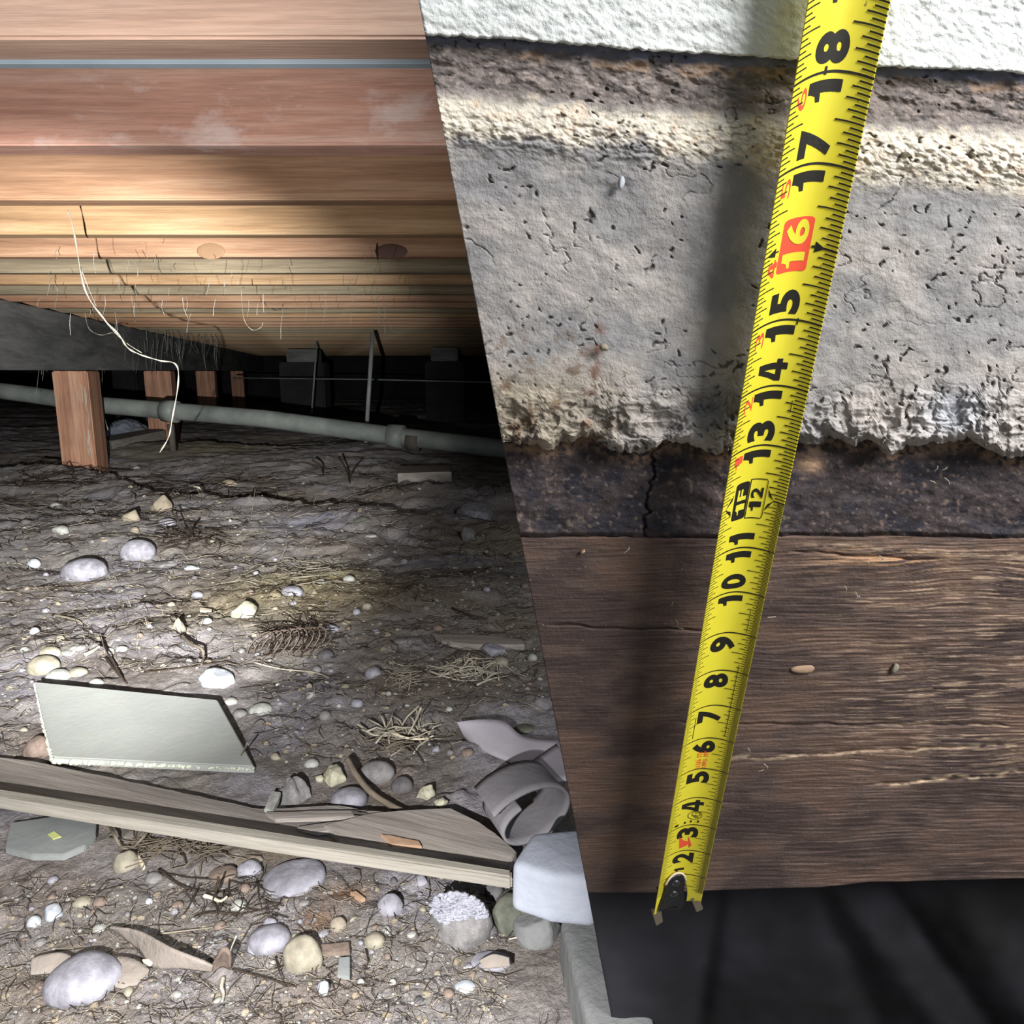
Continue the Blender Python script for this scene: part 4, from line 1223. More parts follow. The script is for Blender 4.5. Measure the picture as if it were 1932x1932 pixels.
def conc_disp(x, y, t):
    h = (fbm(x / 160, y / 120, 4, 50) - .5) * .0026
    h = h + (fbm(x / 26, y / 20, 4, 51) - .5) * .0008
    p = pitn(x, y); h = h - .0011 * sm(.86, .95, p) * (vnoise(x / 70, y / 70, 53) > .5)        # pits
    r = 1 - np.abs(2 * fbm(x / 110, y / 70, 4, 54) - 1); h = h - .0007 * sm(.975, 1.0, r) * sm(.6, .75, vnoise(x / 130, y / 110, 55)) # cracks
    low = sm(690, 820, y); rr = ridge(x / 42, y / 30, 4, 56)
    h = h + low * ((rr - .6) * .0045)
    lip = sm(14, 0, conc_bot(x) - y); h = h - lip * .004
    b = band(x, y)
    h = h + sm(150, 60, b) * ((fbm(x / 30, y / 18, 4, 57) - .5) * .003 - .0012)
    h = h + np.exp(-((b - 175) / 45) ** 2) * (.002 + (fbm(x / 12, y / 8, 3, 58) - .5) * .0022)
    st = np.floor((fbm(x / 60, y / 42, 3, 59)) * 7) / 7; h = h + low * (st - .5) * .010
    return h


def conc_col(x, y):
    C = np.ones(x.shape + (3,)) * lin((166, 162, 160))
    n1 = fbm(x / 90, y / 70, 4, 60); n2 = fbm(x / 25, y / 20, 4, 61); n3 = fbm(x / 9, y / 6, 3, 62)
    C = mixk(C, (188, 180, 176), sm(.5, .7, n1) * .7); C = mixk(C, (140, 140, 144), sm(.52, .35, n1) * .5)
    C = mixk(C, (176, 160, 132), sm(650, 760, y) * sm(1300, 1000, x) * .6)
    C = mixk(C, (128, 104, 82), sm(.62, .75, n2) * sm(560, 720, y) * sm(1260, 1040, x) * .8)
    C = mixk(C, (206, 196, 188), sm(600, 800, y) * sm(1450, 1700, x) * .5)
    C = mixk(C, (196, 200, 210), np.exp(-((x - 1800) / 60) ** 2 - ((y - 780) / 50) ** 2) * .7)
    # rusty streak under the old form tie
    st = np.exp(-((x - (1130 + (y - 640) * -.12)) / 9) ** 2) * sm(560, 640, y) * sm(830, 790, y)
    C = mixk(C, (120, 80, 58), st * .7 * sm(.4, .55, n2))
    # pale salts under the paint line, over it a rough dark mortar band
    b = band(x, y) + (n2 - .5) * 34
    lo = 215 + 25 * sm(1250, 1500, x) + (n1 - .5) * 90
    cream = sm(95, 135, b) * sm(lo, lo - 40, b)
    C = mixk(C, (236, 226, 208), cream * (.6 + .4 * sm(.35, .6, n3)))
    C = mixk(C, (214, 190, 168), sm(.6, .72, n2) * cream * .6)
    dk = sm(130, 92, b)
    C = mixk(C, (134, 124, 120), dk); C = mixk(C, (104, 98, 97), dk * sm(.5, .65, n2) * .8); C = mixk(C, (178, 164, 156), dk * sm(.62, .72, n3) * .6)
    C = mixk(C, (128, 132, 152), sm(26, 14, band(x, y) + (n3 - .5) * 10))  # blue-grey shadow gap below the siding, painted into the colour
    C = mixk(C, (190, 156, 126), np.exp(-((b - 34) / 7) ** 2) * sm(.52, .66, fbm(x / 50, x * 0, 3, 63)) * .6)
    C = mixk(C, (112, 104, 100), sm(.86, .93, pitn(x, y)) * (vnoise(x / 70, y / 70, 53) > .5) * .6)
    return C


wc = panel('wall_front', siding_bot, conc_bot, 640, 420, 0.0, .05, conc_disp, conc_col, 'concrete'); wc['kind'] = 'structure'

# white painted siding above
def up(x): return siding_bot(x) - 330


sd_ = panel('trim_1', up, lambda x: siding_bot(x) + (fbm(x / 14, x * 0 + 2, 3, 70) - .5) * 8, 300, 90, .0025, .03,
            lambda x, y, t: (fbm(x / 60, y / 20, 3, 71) - .5) * .001 + (fbm(x / 8, y / 8, 3, 72) - .5) * .0008,
            lambda x, y: mixk(np.ones(x.shape + (3,)) * lin((232, 236, 234)), (196, 200, 202), sm(.6, .75, fbm(x / 30, y / 12, 4, 73)) * .5), 'paint_white')
sd_['kind'] = 'structure'

plate_bot = interp([(700, 1014), (1020, 1014), (1150, 1013), (1350, 1017), (1480, 1012), (1600, 1014), (1700, 1011), (1760, 1014), (1880, 1016), (2400, 1018)])


def plate_disp(x, y, t):
    h = (fbm(x / 60, y / 30, 4, 80) - .5) * .003 + (fbm((x + y) / 8, (x - y) / 24, 3, 81) - .5) * .0007
    h = h - .003 * sm(10, 0, plate_bot(x) - y) * (.4 + fbm(x / 20, x * 0, 3, 82))
    h = h - .003 * np.exp(-((x - (1236 - (y - 860) * .15) + (fbm(y / 14, y * 0, 2, 83) - .5) * 18) / 2.5) ** 2)
    return h


def plate_col(x, y):
    C = np.ones(x.shape + (3,)) * lin((72, 64, 66)); n = fbm(x / 40, y / 30, 4, 84); n2 = fbm(x / 8, y / 8, 3, 85)
    C = mixk(C, (48, 48, 56), sm(.5, .65, n) * .8)
    e = conc_bot(x); d = y - e
    C = mixk(C, (150, 122, 100), sm(34, 12, d + (n2 - .5) * 40) * sm(.35, .6, n2) * .9)
    C = mixk(C, (196, 160, 128), np.exp(-((x - 1530) / 22) ** 2 - ((y - 876) / 14) ** 2) * .8)
    C = mixk(C, (150, 130, 116), sm(.66, .8, n2) * .5)
    return C


pl = panel('sill_plate', lambda x: conc_bot(x) - 30, plate_bot, 520, 120, -.012, .034, plate_disp, plate_col, 'plate_wood')
props(pl, 'dark rough timber sill plate between the concrete and the wide beam', 'timber'); add_uv(pl)

beam_bot = interp([(700, 1690), (1100, 1684), (1240, 1684), (1400, 1678), (1550, 1674), (1590, 1670), (1640, 1664), (1720, 1663), (1870, 1659), (2400, 1645)])


def beam_disp(x, y, t):
    yy = y + (x - 1400) * .015 + (fbm(x / 260, y / 90, 2, 90) - .5) * 22
    h = (fbm(x / 90, yy / 3.2, 3, 91) - .5) * .0009 * (.5 + sm(1200, 1700, x)) + (fbm(x / 300, yy / 90, 3, 92) - .5) * .003
    for (xa, ya, xb, yb) in ((1290, 1365, 1900, 1368), (1480, 1425, 1900, 1405), (1640, 1478, 1900, 1462), (1040, 1180, 1350, 1190), (1500, 1040, 1760, 1056)):
        yl = ya + (x - xa) * (yb - ya) / (xb - xa) + (fbm(x / 40, x * 0 + ya, 2, 93) - .5) * 8
        h = h - .0016 * np.exp(-((y - yl) / 2.2) ** 2) * sm(xa - 20, xa + 20, x) * sm(xb + 20, xb - 20, x)
    return h


def beam_col(x, y):
    C = np.ones(x.shape + (3,)) * lin((96, 80, 74))
    n = fbm(x / 120, y / 50, 4, 94)
    yy = y + (x - 1400) * .015 + (fbm(x / 260, y / 90, 2, 90) - .5) * 22
    g = fbm(x / 60, yy / 2.6, 4, 95)
    C = mixk(C, (70, 58, 56), sm(.5, .66, n) * .7); C = mixk(C, (116, 92, 78), sm(.5, .34, n) * .5)
    C = mixk(C, (206, 178, 152), sm(.56, .72, g) * sm(1380, 1850, x) * sm(1000, 1060, y) * sm(1520, 1380, y) * .5)  # sheen on the right of the beam, painted as pale grain highlights
    C = mixk(C, (190, 150, 116), np.exp(-((x - 1670) / 110) ** 2 - ((y - 1054) / 22) ** 2) * sm(.42, .6, g) * .9)
    for (xa, ya, xb, yb, k) in ((1360, 1432, 1900, 1408, .8), (1640, 1480, 1900, 1458, .9), (1500, 1026, 1760, 1040, .5)):
        yl = ya + (x - xa) * (yb - ya) / (xb - xa) + (fbm(x / 40, x * 0 + ya, 2, 96) - .5) * 12
        C = mixk(C, (200, 176, 150), np.exp(-((y - yl) / 4) ** 2) * sm(xa - 20, xa + 60, x) * k * sm(.3, .6, fbm(x / 18, y / 6, 3, 97)))
    return C


bw = panel('rim_beam', lambda x: plate_bot(x) + 1.5, beam_bot, 560, 420, -.013, .034, beam_disp, beam_col, 'beam_wood')
props(bw, 'wide weathered brown timber beam behind the lower half of the tape', 'timber'); add_uv(bw)

# dark cloth hanging below and behind the beam
def cloth():
    nx, ny = 150, 110
    s = np.linspace(0, 1, nx); t = np.linspace(0, 1, ny); TT, SS = np.meshgrid(t, s, indexing='ij')
    Yp = 1640 + TT * 560; Xp = CUTX(Yp) * (1 - SS) + 2350 * SS
    f = np.exp(-((Xp - 1350 - (Yp - 1700) * -.15) / 22) ** 2) * -.012
    f += .014 * np.exp(-((Xp - 1640 - (Yp - 1760) * .75) / 45) ** 2) - .01 * np.exp(-((Xp - 1740 - (Yp - 1760) * .75) / 26) ** 2)
    f += .018 * np.exp(-((Xp - 1850 - (Yp - 1760) * .6) / 60) ** 2) - .008 * np.exp(-((Xp - 1560 - (Yp - 1700) * .4) / 30) ** 2)
    f += (fbm(Xp / 150, Yp / 120, 3, 99) - .5) * .02
    V = wall_pts(Xp, Yp, -.05 + f * .6); zb = .02
    low = TT > 0.6
    return V, nx, ny


V, nx, ny = cloth()
i = np.arange(ny - 1)[:, None] * nx + np.arange(nx - 1)[None]; org = V.reshape(-1, 3).mean(0)
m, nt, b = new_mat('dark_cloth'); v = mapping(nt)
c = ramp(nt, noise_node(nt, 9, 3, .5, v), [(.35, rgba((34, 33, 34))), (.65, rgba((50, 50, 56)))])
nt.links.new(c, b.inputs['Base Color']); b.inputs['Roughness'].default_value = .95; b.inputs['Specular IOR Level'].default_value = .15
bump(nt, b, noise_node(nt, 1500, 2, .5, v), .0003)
o = link('dark_cloth', mesh_np('dark_cloth', V.reshape(-1, 3) - org, np.stack([i, i + nx, i + nx + 1, i + 1], -1).reshape(-1, 4)), loc=Vector(org), mat='dark_cloth')
md = o.modifiers.new('thick', 'SOLIDIFY'); md.thickness = .002; md.offset = -1
props(o, 'dark blackish cloth with soft folds hanging below the wide beam', 'cloth')

# small things stuck to the wall
def flake(px, py, w, h, mat, label, name, cat, off=.003, wall_off=0.0, rot=0, shape='angular'):
    P = WP(px, py, wall_off + off); d = (P - CAM).length
    SN[0] += 1
    V = stone_verts(ICO2, SN[0], shape) * np.array([w * d / F / 2, h * d / F / 2, .0012])
    V = np.stack([V[:, 0] * math.cos(rot) - V[:, 1] * math.sin(rot), V[:, 0] * math.sin(rot) + V[:, 1] * math.cos(rot), V[:, 2]], 1)
    M = np.array([tuple(WH_), tuple(WT), tuple(WN)])
    o = link(name, mesh_np(name, V @ M, ICO2[1]), loc=P, mat=mat); props(o, label, cat); return o


flake(1172, 347, 14, 26, 'stone_white', 'small white pebble set in the concrete left of the tape', 'embedded_pebble', 'pebble', .002)
flake(1140, 655, 20, 16, 'stone_tan', 'tan crumb of mortar above the rusty streak on the concrete', 'mortar_crumb', 'crumb', .003)
flake(984, 700, 12, 8, 'stone_tan', 'tiny tan crumb on the concrete near its left end', 'mortar_crumb', 'crumb', .003)
flake(1688, 1261, 15, 24, 'stone_beige', 'small pale flake stuck on the wide beam right of the tape', 'pale_flake', 'flake', .001, -.013)
flake(1515, 1262, 48, 20, 'chip_orange', 'orange-tan shred of dry leaf on the wide beam', 'leaf_shred', 'leaf', .001, -.013)
flake(1100, 1041, 14, 8, 'chip_orange', 'tiny orange seed husk near the top left of the wide beam', 'seed_husk', 'husk', .001, -.013, .6)
for k in range(26):             # fibres clinging to concrete and beams
    px, py, wo = random.choice([(1255, 1160, -.011), (1150, 1045, -.011), (1250, 1230, -.011), (1480, 1175, -.011), (1600, 1105, -.011), (1770, 890, -.01), (1775, 930, -.01), (1120, 740, .001),
                                (1160, 700, .001), (1140, 560, .001), (1040, 740, .001), (1090, 600, .001), (1560, 1360, -.011), (1440, 1430, -.011), (1660, 1060, -.011)])
    px += random.uniform(-30, 30); py += random.uniform(-25, 25)
    if 1515 - .169 * (py - 61) - 25 < px < 1668 - .21 * (py - 61) + 25: px += 160
    a = random.uniform(0, 6.28); l = random.uniform(6, 16)
    tube('fibre', smoothpath([WP(px, py, wo + .003), WP(px + l * .5 * math.cos(a) + 3, py + l * .5 * math.sin(a), wo + .0035), WP(px + l * math.cos(a), py + l * math.sin(a), wo + .003)], 4), .00022, 'pale_root', 4)
    o = COL.objects[-1]; props(o, 'short pale fibre clinging to the ' + ('concrete' if wo > 0 else 'dark timber'), 'fibre', 'pale fibres on the %s' % ('concrete' if wo > 0 else 'timber'))

# ------------------------------------------------------------------ tape measure
INCH = {19: -62, 18: 133, 17: 309, 16: 465, 15: 603, 14: 727, 13: 838, 12: 940, 11: 1031, 10: 1115, 9: 1194, 8: 1265, 7: 1332, 6: 1394, 5: 1450, 4: 1504, 3: 1555, 2: 1603, 1: 1648, 0: 1692}
_s = np.array(sorted(INCH)); _y = np.array([INCH[k] for k in _s], float)
from numpy import polyfit, polyval
_c = polyfit(_s, _y, 4)


def s2y(s): return polyval(_c, s)


LX = lambda y: 1515 - .1688 * (y - 61)
RX = lambda y: 1668 - .2106 * (y - 61)
TOFF = .008


_a = np.linspace(-.5, .5, 41)
BOW_A = _a
BOW_Y = np.where(_a < 0, .20 * np.abs(2 * _a) ** 2.1, .105 * np.abs(2 * _a) ** 1.7)


def tape_pt(a, s, lift=0.0):
    """a: -0.5 (left) .. 0.5 (right); s: inches along the blade. Concave blade, printed face to the viewer."""
    a = np.asarray(a, float); s = np.asarray(s, float); a, s = np.broadcast_arrays(a, s)
    yc = s2y(s); wpx = 153 - .0418 * (yc - 61)
    bow = np.interp(a, BOW_A, BOW_Y)                    # how far the cupped edges stand up, in blade widths
    yy = yc + bow * wpx
    x = LX(yy) * (.5 - a) + RX(yy) * (a + .5)
    swing = .0004 * np.maximum(0, s - 2)                # the blade swings a little off the wall toward the top
    return wall_pts(x, yy, TOFF + swing + .034 * bow - .003 + lift)


te = empty('tape_measure', Vector(tape_pt(0.0, 0.0).reshape(3)), 'yellow steel tape measure hooked under the beam, marked in inches up to 18', 'tape measure')
TO = np.array(te.location)
m, nt, b = new_mat('tape_yellow'); b.inputs['Roughness'].default_value = .38; b.inputs['Specular IOR Level'].default_value = .4
v = mapping(nt); c = ramp(nt, noise_node(nt, 25, 4, .6, v), [(.35, rgba((220, 206, 52))), (.65, rgba((230, 218, 66)))])
k = ramp(nt, noise_node(nt, 330, 2, .5, v), [(.74, (0, 0, 0)), (.78, (1, 1, 1))]); c = mixc(nt, c, rgba((150, 136, 50)), k)
nt.links.new(c, b.inputs['Base Color'])
plain('tape_ink', (34, 32, 28), .55, .3); plain('tape_red', (232, 84, 58), .55, .3); plain('tape_back', (120, 116, 60), .5, .3)
plain('hook_black', (28, 29, 31), .45, .5, 0, .0003, 300); plain('hook_steel', (150, 138, 122), .45, .5, .6); plain('rivet_steel', (90, 92, 94), .3, .5, .8)
plain('rim_pale', (214, 196, 170), .5, .4)


def tape_mesh(A_, S_, lift, flip=False):
    P = tape_pt(A_, S_, lift) - TO; ny_, nx_ = A_.shape
    i = np.arange(ny_ - 1)[:, None] * nx_ + np.arange(nx_ - 1)[None]
    return P.reshape(-1, 3), np.stack([i, i + 1, i + nx_ + 1, i + nx_], -1).reshape(-1, 4)


sv = np.linspace(-.55, 20.2, 270); av = np.linspace(-.5, .5, 65)
SSg, AAg = np.meshgrid(sv, av, indexing='ij')
# the lower end of the blade: notch where the hook plate sits
low = -.5 + .45 * (av + .5) + 1.15 * np.clip(1 - (np.abs(av + .14) / .31) ** 2, 0, 1) ** .5
SSg = np.where(SSg < low[None], low[None], SSg)
V, Q = tape_mesh(AAg, SSg, 0.0)
bl = link('blade', mesh_np('blade', V, Q), te, mat='tape_yellow'); md = bl.modifiers.new('thick', 'SOLIDIFY'); md.thickness = .0003; md.offset = -1 if False else 1
md.offset = 0


def strip(a0, a1, s0, s1, w, n=6):   # thin printed line between two points of the blade
    t = np.linspace(0, 1, n); A_ = a0 + (a1 - a0) * t; S_ = s0 + (s1 - s0) * t
    horizontal = abs(a1 - a0) >= abs(s1 - s0)
    if horizontal: A2 = np.stack([A_, A_]); S2 = np.stack([S_ - w / 2, S_ + w / 2])
    else: A2 = np.stack([A_ - w / 2, A_ + w / 2]); S2 = np.stack([S_, S_])
    return tape_mesh(A2, S2, .00034)


ticks = []
for inch in range(0, 20):
    fine = 32 if inch < 12 else 16
    for k in range(fine + (0 if inch < 19 else 0)):
        s = inch + k / fine
        if s < .3: continue
        if k == 0:
            if inch in (12, 16): ticks.append(strip(.30, .5, s, s, .028)); continue
            ticks.append(strip(-.5, .5, s, s, .028, 41)); continue
        fr = k / fine
        ln = .40 if fr == .5 else (.31 if fr in (.25, .75) else (.26 if (fr * 8) % 1 == 0 else (.18 if (fr * 16) % 1 == 0 else .12)))
        ticks.append(strip(.5 - ln, .5, s, s, .016 if fine == 32 else .02, 5))
        if (fr * 16) % 1 == 0:
            ll = .20 if fr == .5 else (.15 if fr in (.25, .75) else (.12 if (fr * 8) % 1 == 0 else .08))
            ticks.append(strip(-.495, -.5 + ll, s, s, .018, 9))
ticks.append(strip(.285, .285, 6.1, 8.2, .012, 8)); ticks.append(strip(-.33, -.33, 6.1, 6.75, .012, 4))
ticks.append(strip(.30, .30, 9.05, 9.6, .01, 4)); ticks.append(strip(.285, .285, 13.6, 13.8, .012, 3))
ticks.append(strip(-.13, -.13, 17.97, 18.06, .03, 3)); ticks.append(strip(.13, .13, 14.93, 15.03, .02, 3))
V, Q = merge(ticks); o = link('tick_marks', mesh_np('tick_marks', V, Q), te, mat='tape_ink'); o['kind'] = 'stuff'; o['label'] = 'black ruler ticks and inch lines'


def glyph_mesh(txt, bold):
    if txt == '1':
        bm = bmesh.new(); g = [(.0, .62), (.0, .74), (.12, .78), (.17, .90), (.19, 1.0), (.42, 1.0), (.42, .5), (.42, 0), (.18, 0), (.18, .33), (.18, .64)]
        bm.faces.new([bm.verts.new((x, y, 0)) for x, y in g]); bmesh.ops.triangulate(bm, faces=bm.faces)
        for _ in range(3):
            bmesh.ops.subdivide_edges(bm, edges=[e for e in bm.edges if e.calc_length() > .16], cuts=1); bmesh.ops.triangulate(bm, faces=bm.faces)
        V = np.array([v.co[:] for v in bm.verts]); Q = np.array([[v.index for v in f.verts] for f in bm.faces]); bm.free(); return V, Q
    if txt == '4':
        bm = bmesh.new()
        for g in ([(.46, 0), (.72, 0), (.72, 1), (.46, 1)], [(0, .2), (.86, .2), (.86, .4), (0, .4)], [(0, .4), (.24, .4), (.56, 1), (.36, 1)]):
            bm.faces.new([bm.verts.new((x, y, 0)) for x, y in g])
        bmesh.ops.triangulate(bm, faces=bm.faces)
        for _ in range(3):
            bmesh.ops.subdivide_edges(bm, edges=[e for e in bm.edges if e.calc_length() > .16], cuts=1); bmesh.ops.triangulate(bm, faces=bm.faces)
        V = np.array([v.co[:] for v in bm.verts]); Q = np.array([[v.index for v in f.verts] for f in bm.faces]); bm.free(); return V, Q
    if len(txt) > 1:
        (V1, Q1), (V2, Q2) = glyph_mesh(txt[0], bold), glyph_mesh(txt[1], bold)
        V1 = V1 / [1, V1[:, 1].max(), 1]; V2 = V2 / [1, V2[:, 1].max(), 1]; V2 = V2 + [V1[:, 0].max() + .14, 0, 0]
        return np.concatenate([V1, V2]), np.concatenate([Q1, Q2 + len(V1)])
    cu = bpy.data.curves.new('t', 'FONT'); cu.body = txt; cu.size = 1; cu.offset = bold; cu.resolution_u = 5
    o_ = bpy.data.objects.new('t', cu); COL.objects.link(o_)
    dg = bpy.context.evaluated_depsgraph_get(); me = bpy.data.meshes.new_from_object(o_.evaluated_get(dg))
    bpy.data.objects.remove(o_); bpy.data.curves.remove(cu)
    bm = bmesh.new(); bm.from_mesh(me); bpy.data.meshes.remove(me)
    bmesh.ops.triangulate(bm, faces=bm.faces)
    for _ in range(3):
        long = [e for e in bm.edges if e.calc_length() > .16]
        if not long: break
        bmesh.ops.subdivide_edges(bm, edges=long, cuts=1); bmesh.ops.triangulate(bm, faces=bm.faces)
    V = np.array([v.co[:] for v in bm.verts]); Q = np.array([[v.index for v in f.verts] for f in bm.faces]); bm.free()
    V[:, :2] -= V[:, :2].min(0); return V, Q


def put_glyph(txt, s0, s1, a_top, a_bot, bold=.035):
    """glyph reads upward along the blade, its top toward the left edge"""
    V, Q = glyph_mesh(txt, bold); w, h = V[:, 0].max(), V[:, 1].max()
    S_ = s0 + V[:, 0] / w * (s1 - s0); A_ = a_bot + (a_top - a_bot) * V[:, 1] / h
    return tape_pt(A_, S_, .0003) - TO, Q


def digit_span(ch): return .17 if ch == '1' else .36


for n_ in list(range(1, 12)) + [13, 14, 15, 17, 18, 19]:
    tx = str(n_)
    if n_ == 1: continue
    if n_ < 10:
        V, Q = put_glyph(tx, n_ - .48, n_ - .09, -.30, .14, .0 if tx == '4' else .045)
    else:
        pr = [put_glyph(tx[0], n_ - .31, n_ - .08, -.30, .11)]
        pr.append(put_glyph(tx[1], n_ + .08, n_ + (.31 if tx[1] == '1' else .42), -.30, .11, .0 if tx[1] == '4' else .045))
        V, Q = merge(pr)
    o = link('inch_number', mesh_np('inch_number', V, Q, False), te, mat='tape_ink'); o['label'] = 'black number %s' % tx
# remnant of the number 1 over the hook plate
V, Q = put_glyph('1', 1.12, 1.28, -.22, -.02); link('inch_number', mesh_np('inch_number', V, Q, False), te, mat='tape_ink')['label'] = 'worn black number near the hook'
for n_ in range(1, 7):
    V, Q = put_glyph(str(n_), 12 + n_ - .34, 12 + n_ - .10, -.425, -.315, .0)
    o = link('foot_number', mesh_np('foot_number', V, Q, False), te, mat='tape_red'); o['label'] = 'small red number %d' % n_


def quad_patch(a0, a1, s0, s1, r, lift, mat, name, n=14, label=None):
    A_, S_ = [], []
    t = np.linspace(0, 1, n); u = np.linspace(0, 1, n)
    S2, A2 = np.meshgrid(s0 + (s1 - s0) * t, a0 + (a1 - a0) * u, indexing='ij')
    if r:                       # round the corners by pulling the width in near both ends
        e = np.minimum(S2 - s0, s1 - S2); k = np.clip(e / r, 0, 1); ins = r * (1 - np.sqrt(1 - (1 - k) ** 2)); c_ = (a0 + a1) / 2
        A2 = c_ + (A2 - c_) * (1 - 2 * ins / (a1 - a0))
    V, Q = tape_mesh(A2, S2, lift); return V, Q


V, Q = quad_patch(-.31, .10, 15.67, 16.37, .05, .00026, None, 'x', 60); o = link('red_box', mesh_np('red_box', V, Q), te, mat='tape_red'); o['label'] = 'red box around the number 16'
pr = []
for ch, a, b_ in (('1', 15.72, 15.92), ('6', 16.02, 16.34)):
    V_, Q_ = glyph_mesh(ch, .03); w, h = V_[:, 0].max(), V_[:, 1].max()
    pr.append((tape_pt(.045 - (.045 + .26) * V_[:, 1] / h, a + V_[:, 0] / w * (b_ - a), .0004) - TO, Q_))
V, Q = merge(pr); o = link('inch_number', mesh_np('inch_number', V, Q, False), te, mat='tape_yellow'); o['label'] = 'yellow number 16 in the red box'


def poly_patch(pts, lift, n=1):
    A_ = np.array([p[0] for p in pts]); S_ = np.array([p[1] for p in pts])
    return tape_pt(A_, S_, lift) - TO, np.array([[0, i, i + 1] for i in range(1, len(pts) - 1)])


ar = [poly_patch([(.17, 15.93), (.17, 16.07), (.32, 16.0)], .0003), strip(.12, .5, 16.0, 16.0, .03, 8), poly_patch([(-.36, 15.94), (-.36, 16.06), (-.47, 16.0)], .0003), strip(-.5, -.32, 16, 16, .02, 4),
      poly_patch([(.20, 12.15), (.185, 12.22), (.31, 12.0)], .0003), poly_patch([(.20, 11.86), (.185, 11.80), (.31, 12.0)], .0003),
      poly_patch([(.185, 12.22), (.22, 12.08), (.31, 12.0)], .0003), poly_patch([(.185, 11.78), (.22, 11.92), (.31, 12.0)], .0003),
      poly_patch([(-.345, 12.18), (-.36, 12.06), (-.45, 11.95)], .0003), poly_patch([(-.345, 11.74), (-.36, 11.86), (-.45, 11.95)], .0003)]
V, Q = merge([(v_, q_ if q_.shape[1] == 3 else np.concatenate([q_[:, :3], q_[:, [0, 2, 3]]])) for v_, q_ in ar])
o = link('pointer', mesh_np('pointer', V, Q, False), te, mat='tape_ink'); o['label'] = 'black pointer arrows at 12 and 16 inches'
V, Q = quad_patch(-.33, -.125, 11.62, 12.36, .05, .00026, None, 'x', 60); o = link('foot_box', mesh_np('foot_box', V, Q), te, mat='tape_ink'); o['label'] = 'black box with yellow 1F'
V_, Q_ = glyph_mesh('1F', .03); w, h = V_[:, 0].max(), V_[:, 1].max()
V = tape_pt(-.155 - .13 * V_[:, 1] / h, 11.72 + V_[:, 0] / w * .5, .0004) - TO; link('foot_number', mesh_np('foot_number', V, Q_, False), te, mat='tape_yellow')['label'] = 'yellow 1F'
pr = [strip(-.115, .145, 11.62, 11.62, .018, 8), strip(-.115, .145, 12.38, 12.38, .018, 8), strip(.165, .165, 11.66, 12.34, .012, 10), strip(-.11, -.11, 11.62, 12.38, .012, 10),
      strip(.145, .165, 11.62, 11.66, .014, 3), strip(.145, .165, 12.38, 12.34, .014, 3)]
V, Q = merge(pr); o = link('number_frame', mesh_np('number_frame', V, Q), te, mat='tape_ink')
V_, Q_ = glyph_mesh('12', .02); w, h = V_[:, 0].max(), V_[:, 1].max()
V = tape_pt(.115 - .19 * V_[:, 1] / h, 11.76 + V_[:, 0] / w * .46, .0004) - TO; link('inch_number', mesh_np('inch_number', V, Q_, False), te, mat='tape_ink')['label'] = 'black number 12 in a thin frame'
# small marks near the end: red slanted mark, oval stamp, red small print
V, Q = poly_patch([(-.20, 2.12), (-.05, 2.2), (-.02, 2.34), (-.14, 2.42), (-.24, 2.6), (-.2, 2.35)], .0003)
V2, Q2 = poly_patch([(.0, 2.1), (.05, 2.2), (-.06, 2.58), (-.04, 2.35)], .0003)
V, Q = merge([(V, Q), (V2, Q2)]); link('red_mark', mesh_np('red_mark', V, Q, False), te, mat='tape_red')['label'] = 'red slanted mark between 2 and 3'
pr = []
for ca, cs, ra, rs in ((.0, 3.36, .15, .16), (.02, 3.40, .09, .09)):
    th = np.linspace(0, 2 * math.pi, 29); A2 = np.stack([ca + (ra - .012) * np.cos(th), ca + ra * np.cos(th)]); S2 = np.stack([cs + (rs - .016) * np.sin(th) * (1 if ra > .12 else 1.2), cs + rs * np.sin(th) * (1 if ra > .12 else 1.2)])
    pr.append(tape_mesh(A2, S2, .0003))
for a_, s_, l_ in ((-.05, 3.34, .1), (.0, 3.27, .09), (-.01, 3.44, .07)): pr.append(strip(a_, a_ + l_, s_, s_, .02, 3))
for a_, s_, w_ in ((-.34, 3.10, .07), (-.18, 3.10, .035), (-.06, 3.12, .035), (.09, 3.12, .035)): pr.append(strip(a_, a_, s_ - .03, s_ + .05, w_, 3))
V, Q = merge(pr); link('oval_stamp', mesh_np('oval_stamp', V, Q), te, mat='tape_ink')['label'] = 'small black oval stamp with tiny marks'
pr = []
for ln, a0_ in enumerate((-.17, -.05)):
    for q_ in range(9):
        s_ = 5.04 + q_ * .062; 
        if random.random() < .12: continue
        pr.append(strip(a0_, a0_ + .09, s_, s_, .022, 3))
        if random.random() < .6: pr.append(strip(a0_ + random.choice([.0, .045, .08]), a0_ + random.choice([.0, .045, .08]) + .001, s_, s_ + .05, .015, 2))
V, Q = merge(pr); link('small_print', mesh_np('small_print', V, Q), te, mat='tape_red')['label'] = 'faint illegible red small print between 5 and 6'

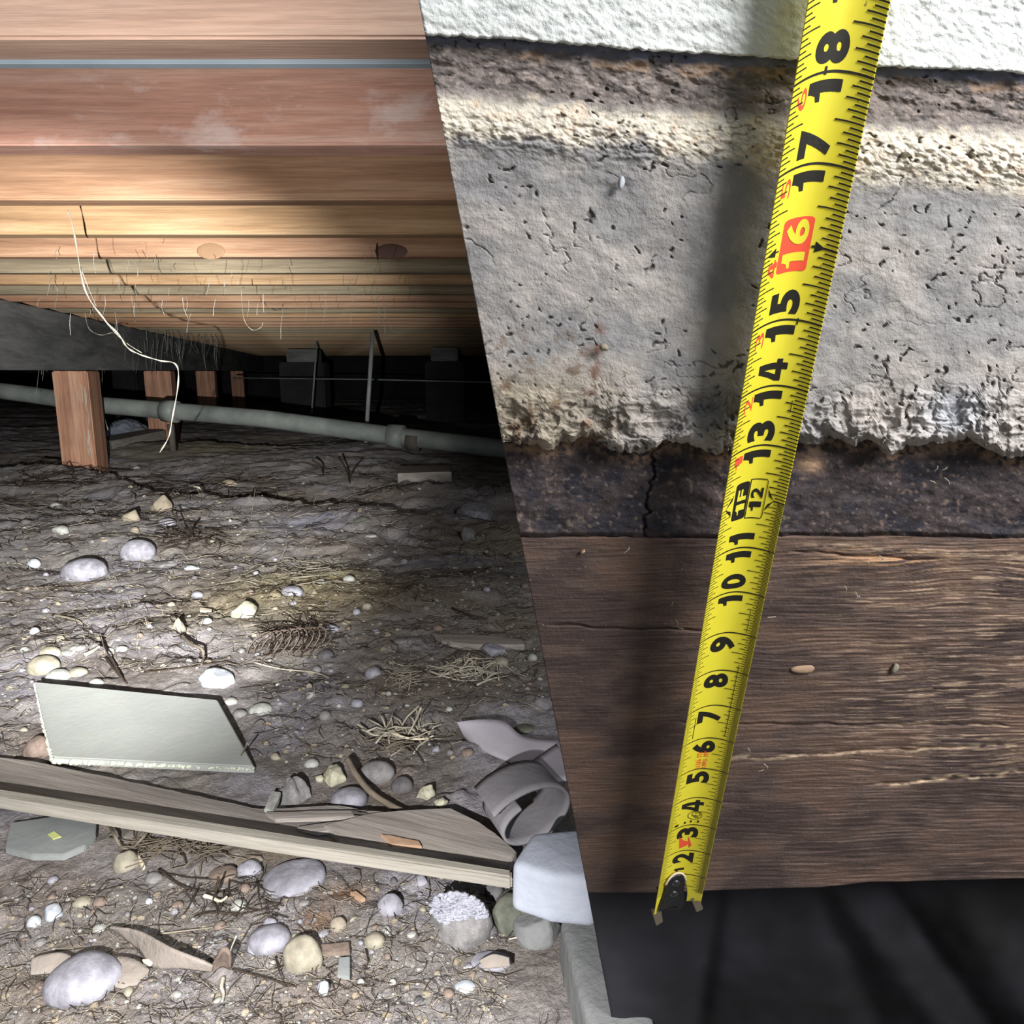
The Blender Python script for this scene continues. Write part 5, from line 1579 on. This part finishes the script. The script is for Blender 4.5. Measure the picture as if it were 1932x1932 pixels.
# end hook: black riveted plate and two bent steel prongs
NA, NS = 17, 22
ss = np.linspace(-.45, 1.0, NS); aa = np.linspace(-1, 1, NA); S2, A2 = np.meshgrid(ss, aa, indexing='ij')
wid = np.where(S2 > .55, .20 * np.sqrt(np.clip(1 - ((S2 - .55) / .47) ** 2, .02, 1)), .20 + .08 * sm(.5, -.6, S2))
Ah = A2 * wid - .14
P = tape_pt(Ah, S2, .0022) - TO
i = np.arange(NS - 1)[:, None] * NA + np.arange(NA - 1)[None]
o = link('hook_plate', mesh_np('hook_plate', P.reshape(-1, 3), np.stack([i, i + 1, i + NA + 1, i + NA], -1).reshape(-1, 4)), te, mat='hook_black')
md = o.modifiers.new('t', 'SOLIDIFY'); md.thickness = .0012; md.offset = 0
o['label'] = 'black end plate of the tape'
pr = []
th = np.linspace(.2, math.pi - .2, 20)
rim = tape_pt(-.14 + .215 * np.cos(th), .62 + .45 * np.sin(th), .0022) - TO
V, Q = tube_arrays(rim, .0006, 6); link('plate_rim', mesh_np('plate_rim', V, Q), te, mat='rim_pale')['label'] = 'pale worn rim of the end plate'
for s_ in (.62, .12):
    c_ = (tape_pt(-.14, s_, .0032) - TO).reshape(3); V_ = ICO3[0] * np.array([1, 1, .45]) * .0024
    M = np.array([tuple(WH_), tuple(WT), tuple(WN)]); link('rivet', mesh_np('rivet', V_ @ M + c_, ICO3[1]), te, mat='rivet_steel')
for pxs in (((1228, 1716), (1246, 1708), (1251, 1740), (1238, 1748)), ((1304, 1697), (1318, 1690), (1327, 1716), (1314, 1722))):
    bm = bmesh.new(); f4 = [bm.verts.new(WP(x, y, TOFF - .001) - Vector(TO)) for x, y in pxs]; b4 = [bm.verts.new(WP(x, y, TOFF - .001) - Vector(TO) - WN * .0015) for x, y in pxs]
    bm.faces.new(f4); bm.faces.new(list(reversed(b4)))
    for k in range(4): bm.faces.new((f4[k], b4[k], b4[(k + 1) % 4], f4[(k + 1) % 4]))
    bmesh.ops.recalc_face_normals(bm, faces=bm.faces); bmesh.ops.bevel(bm, geom=bm.edges[:], offset=.0003, segments=2, affect='EDGES')
    link('hook_prong', from_bm(bm, 'hook_prong'), te, mat='hook_steel')['label'] = 'bent steel prong'
# the folded hook tab under the beam
bm = bmesh.new(); bmesh.ops.create_cube(bm, size=1); M3 = Matrix((tuple(WH_), tuple(WT), tuple(WN))).transposed()
for v in bm.verts: v.co = M3 @ Vector((v.co.x * .011, v.co.y * .0012 - .004, v.co.z * .014 - .006)) + Vector((tape_pt(-.14, -.3, 0) - TO).reshape(3))
link('hook_tab', from_bm(bm, 'hook_tab'), te, mat='hook_black')['label'] = 'black folded hook tab'
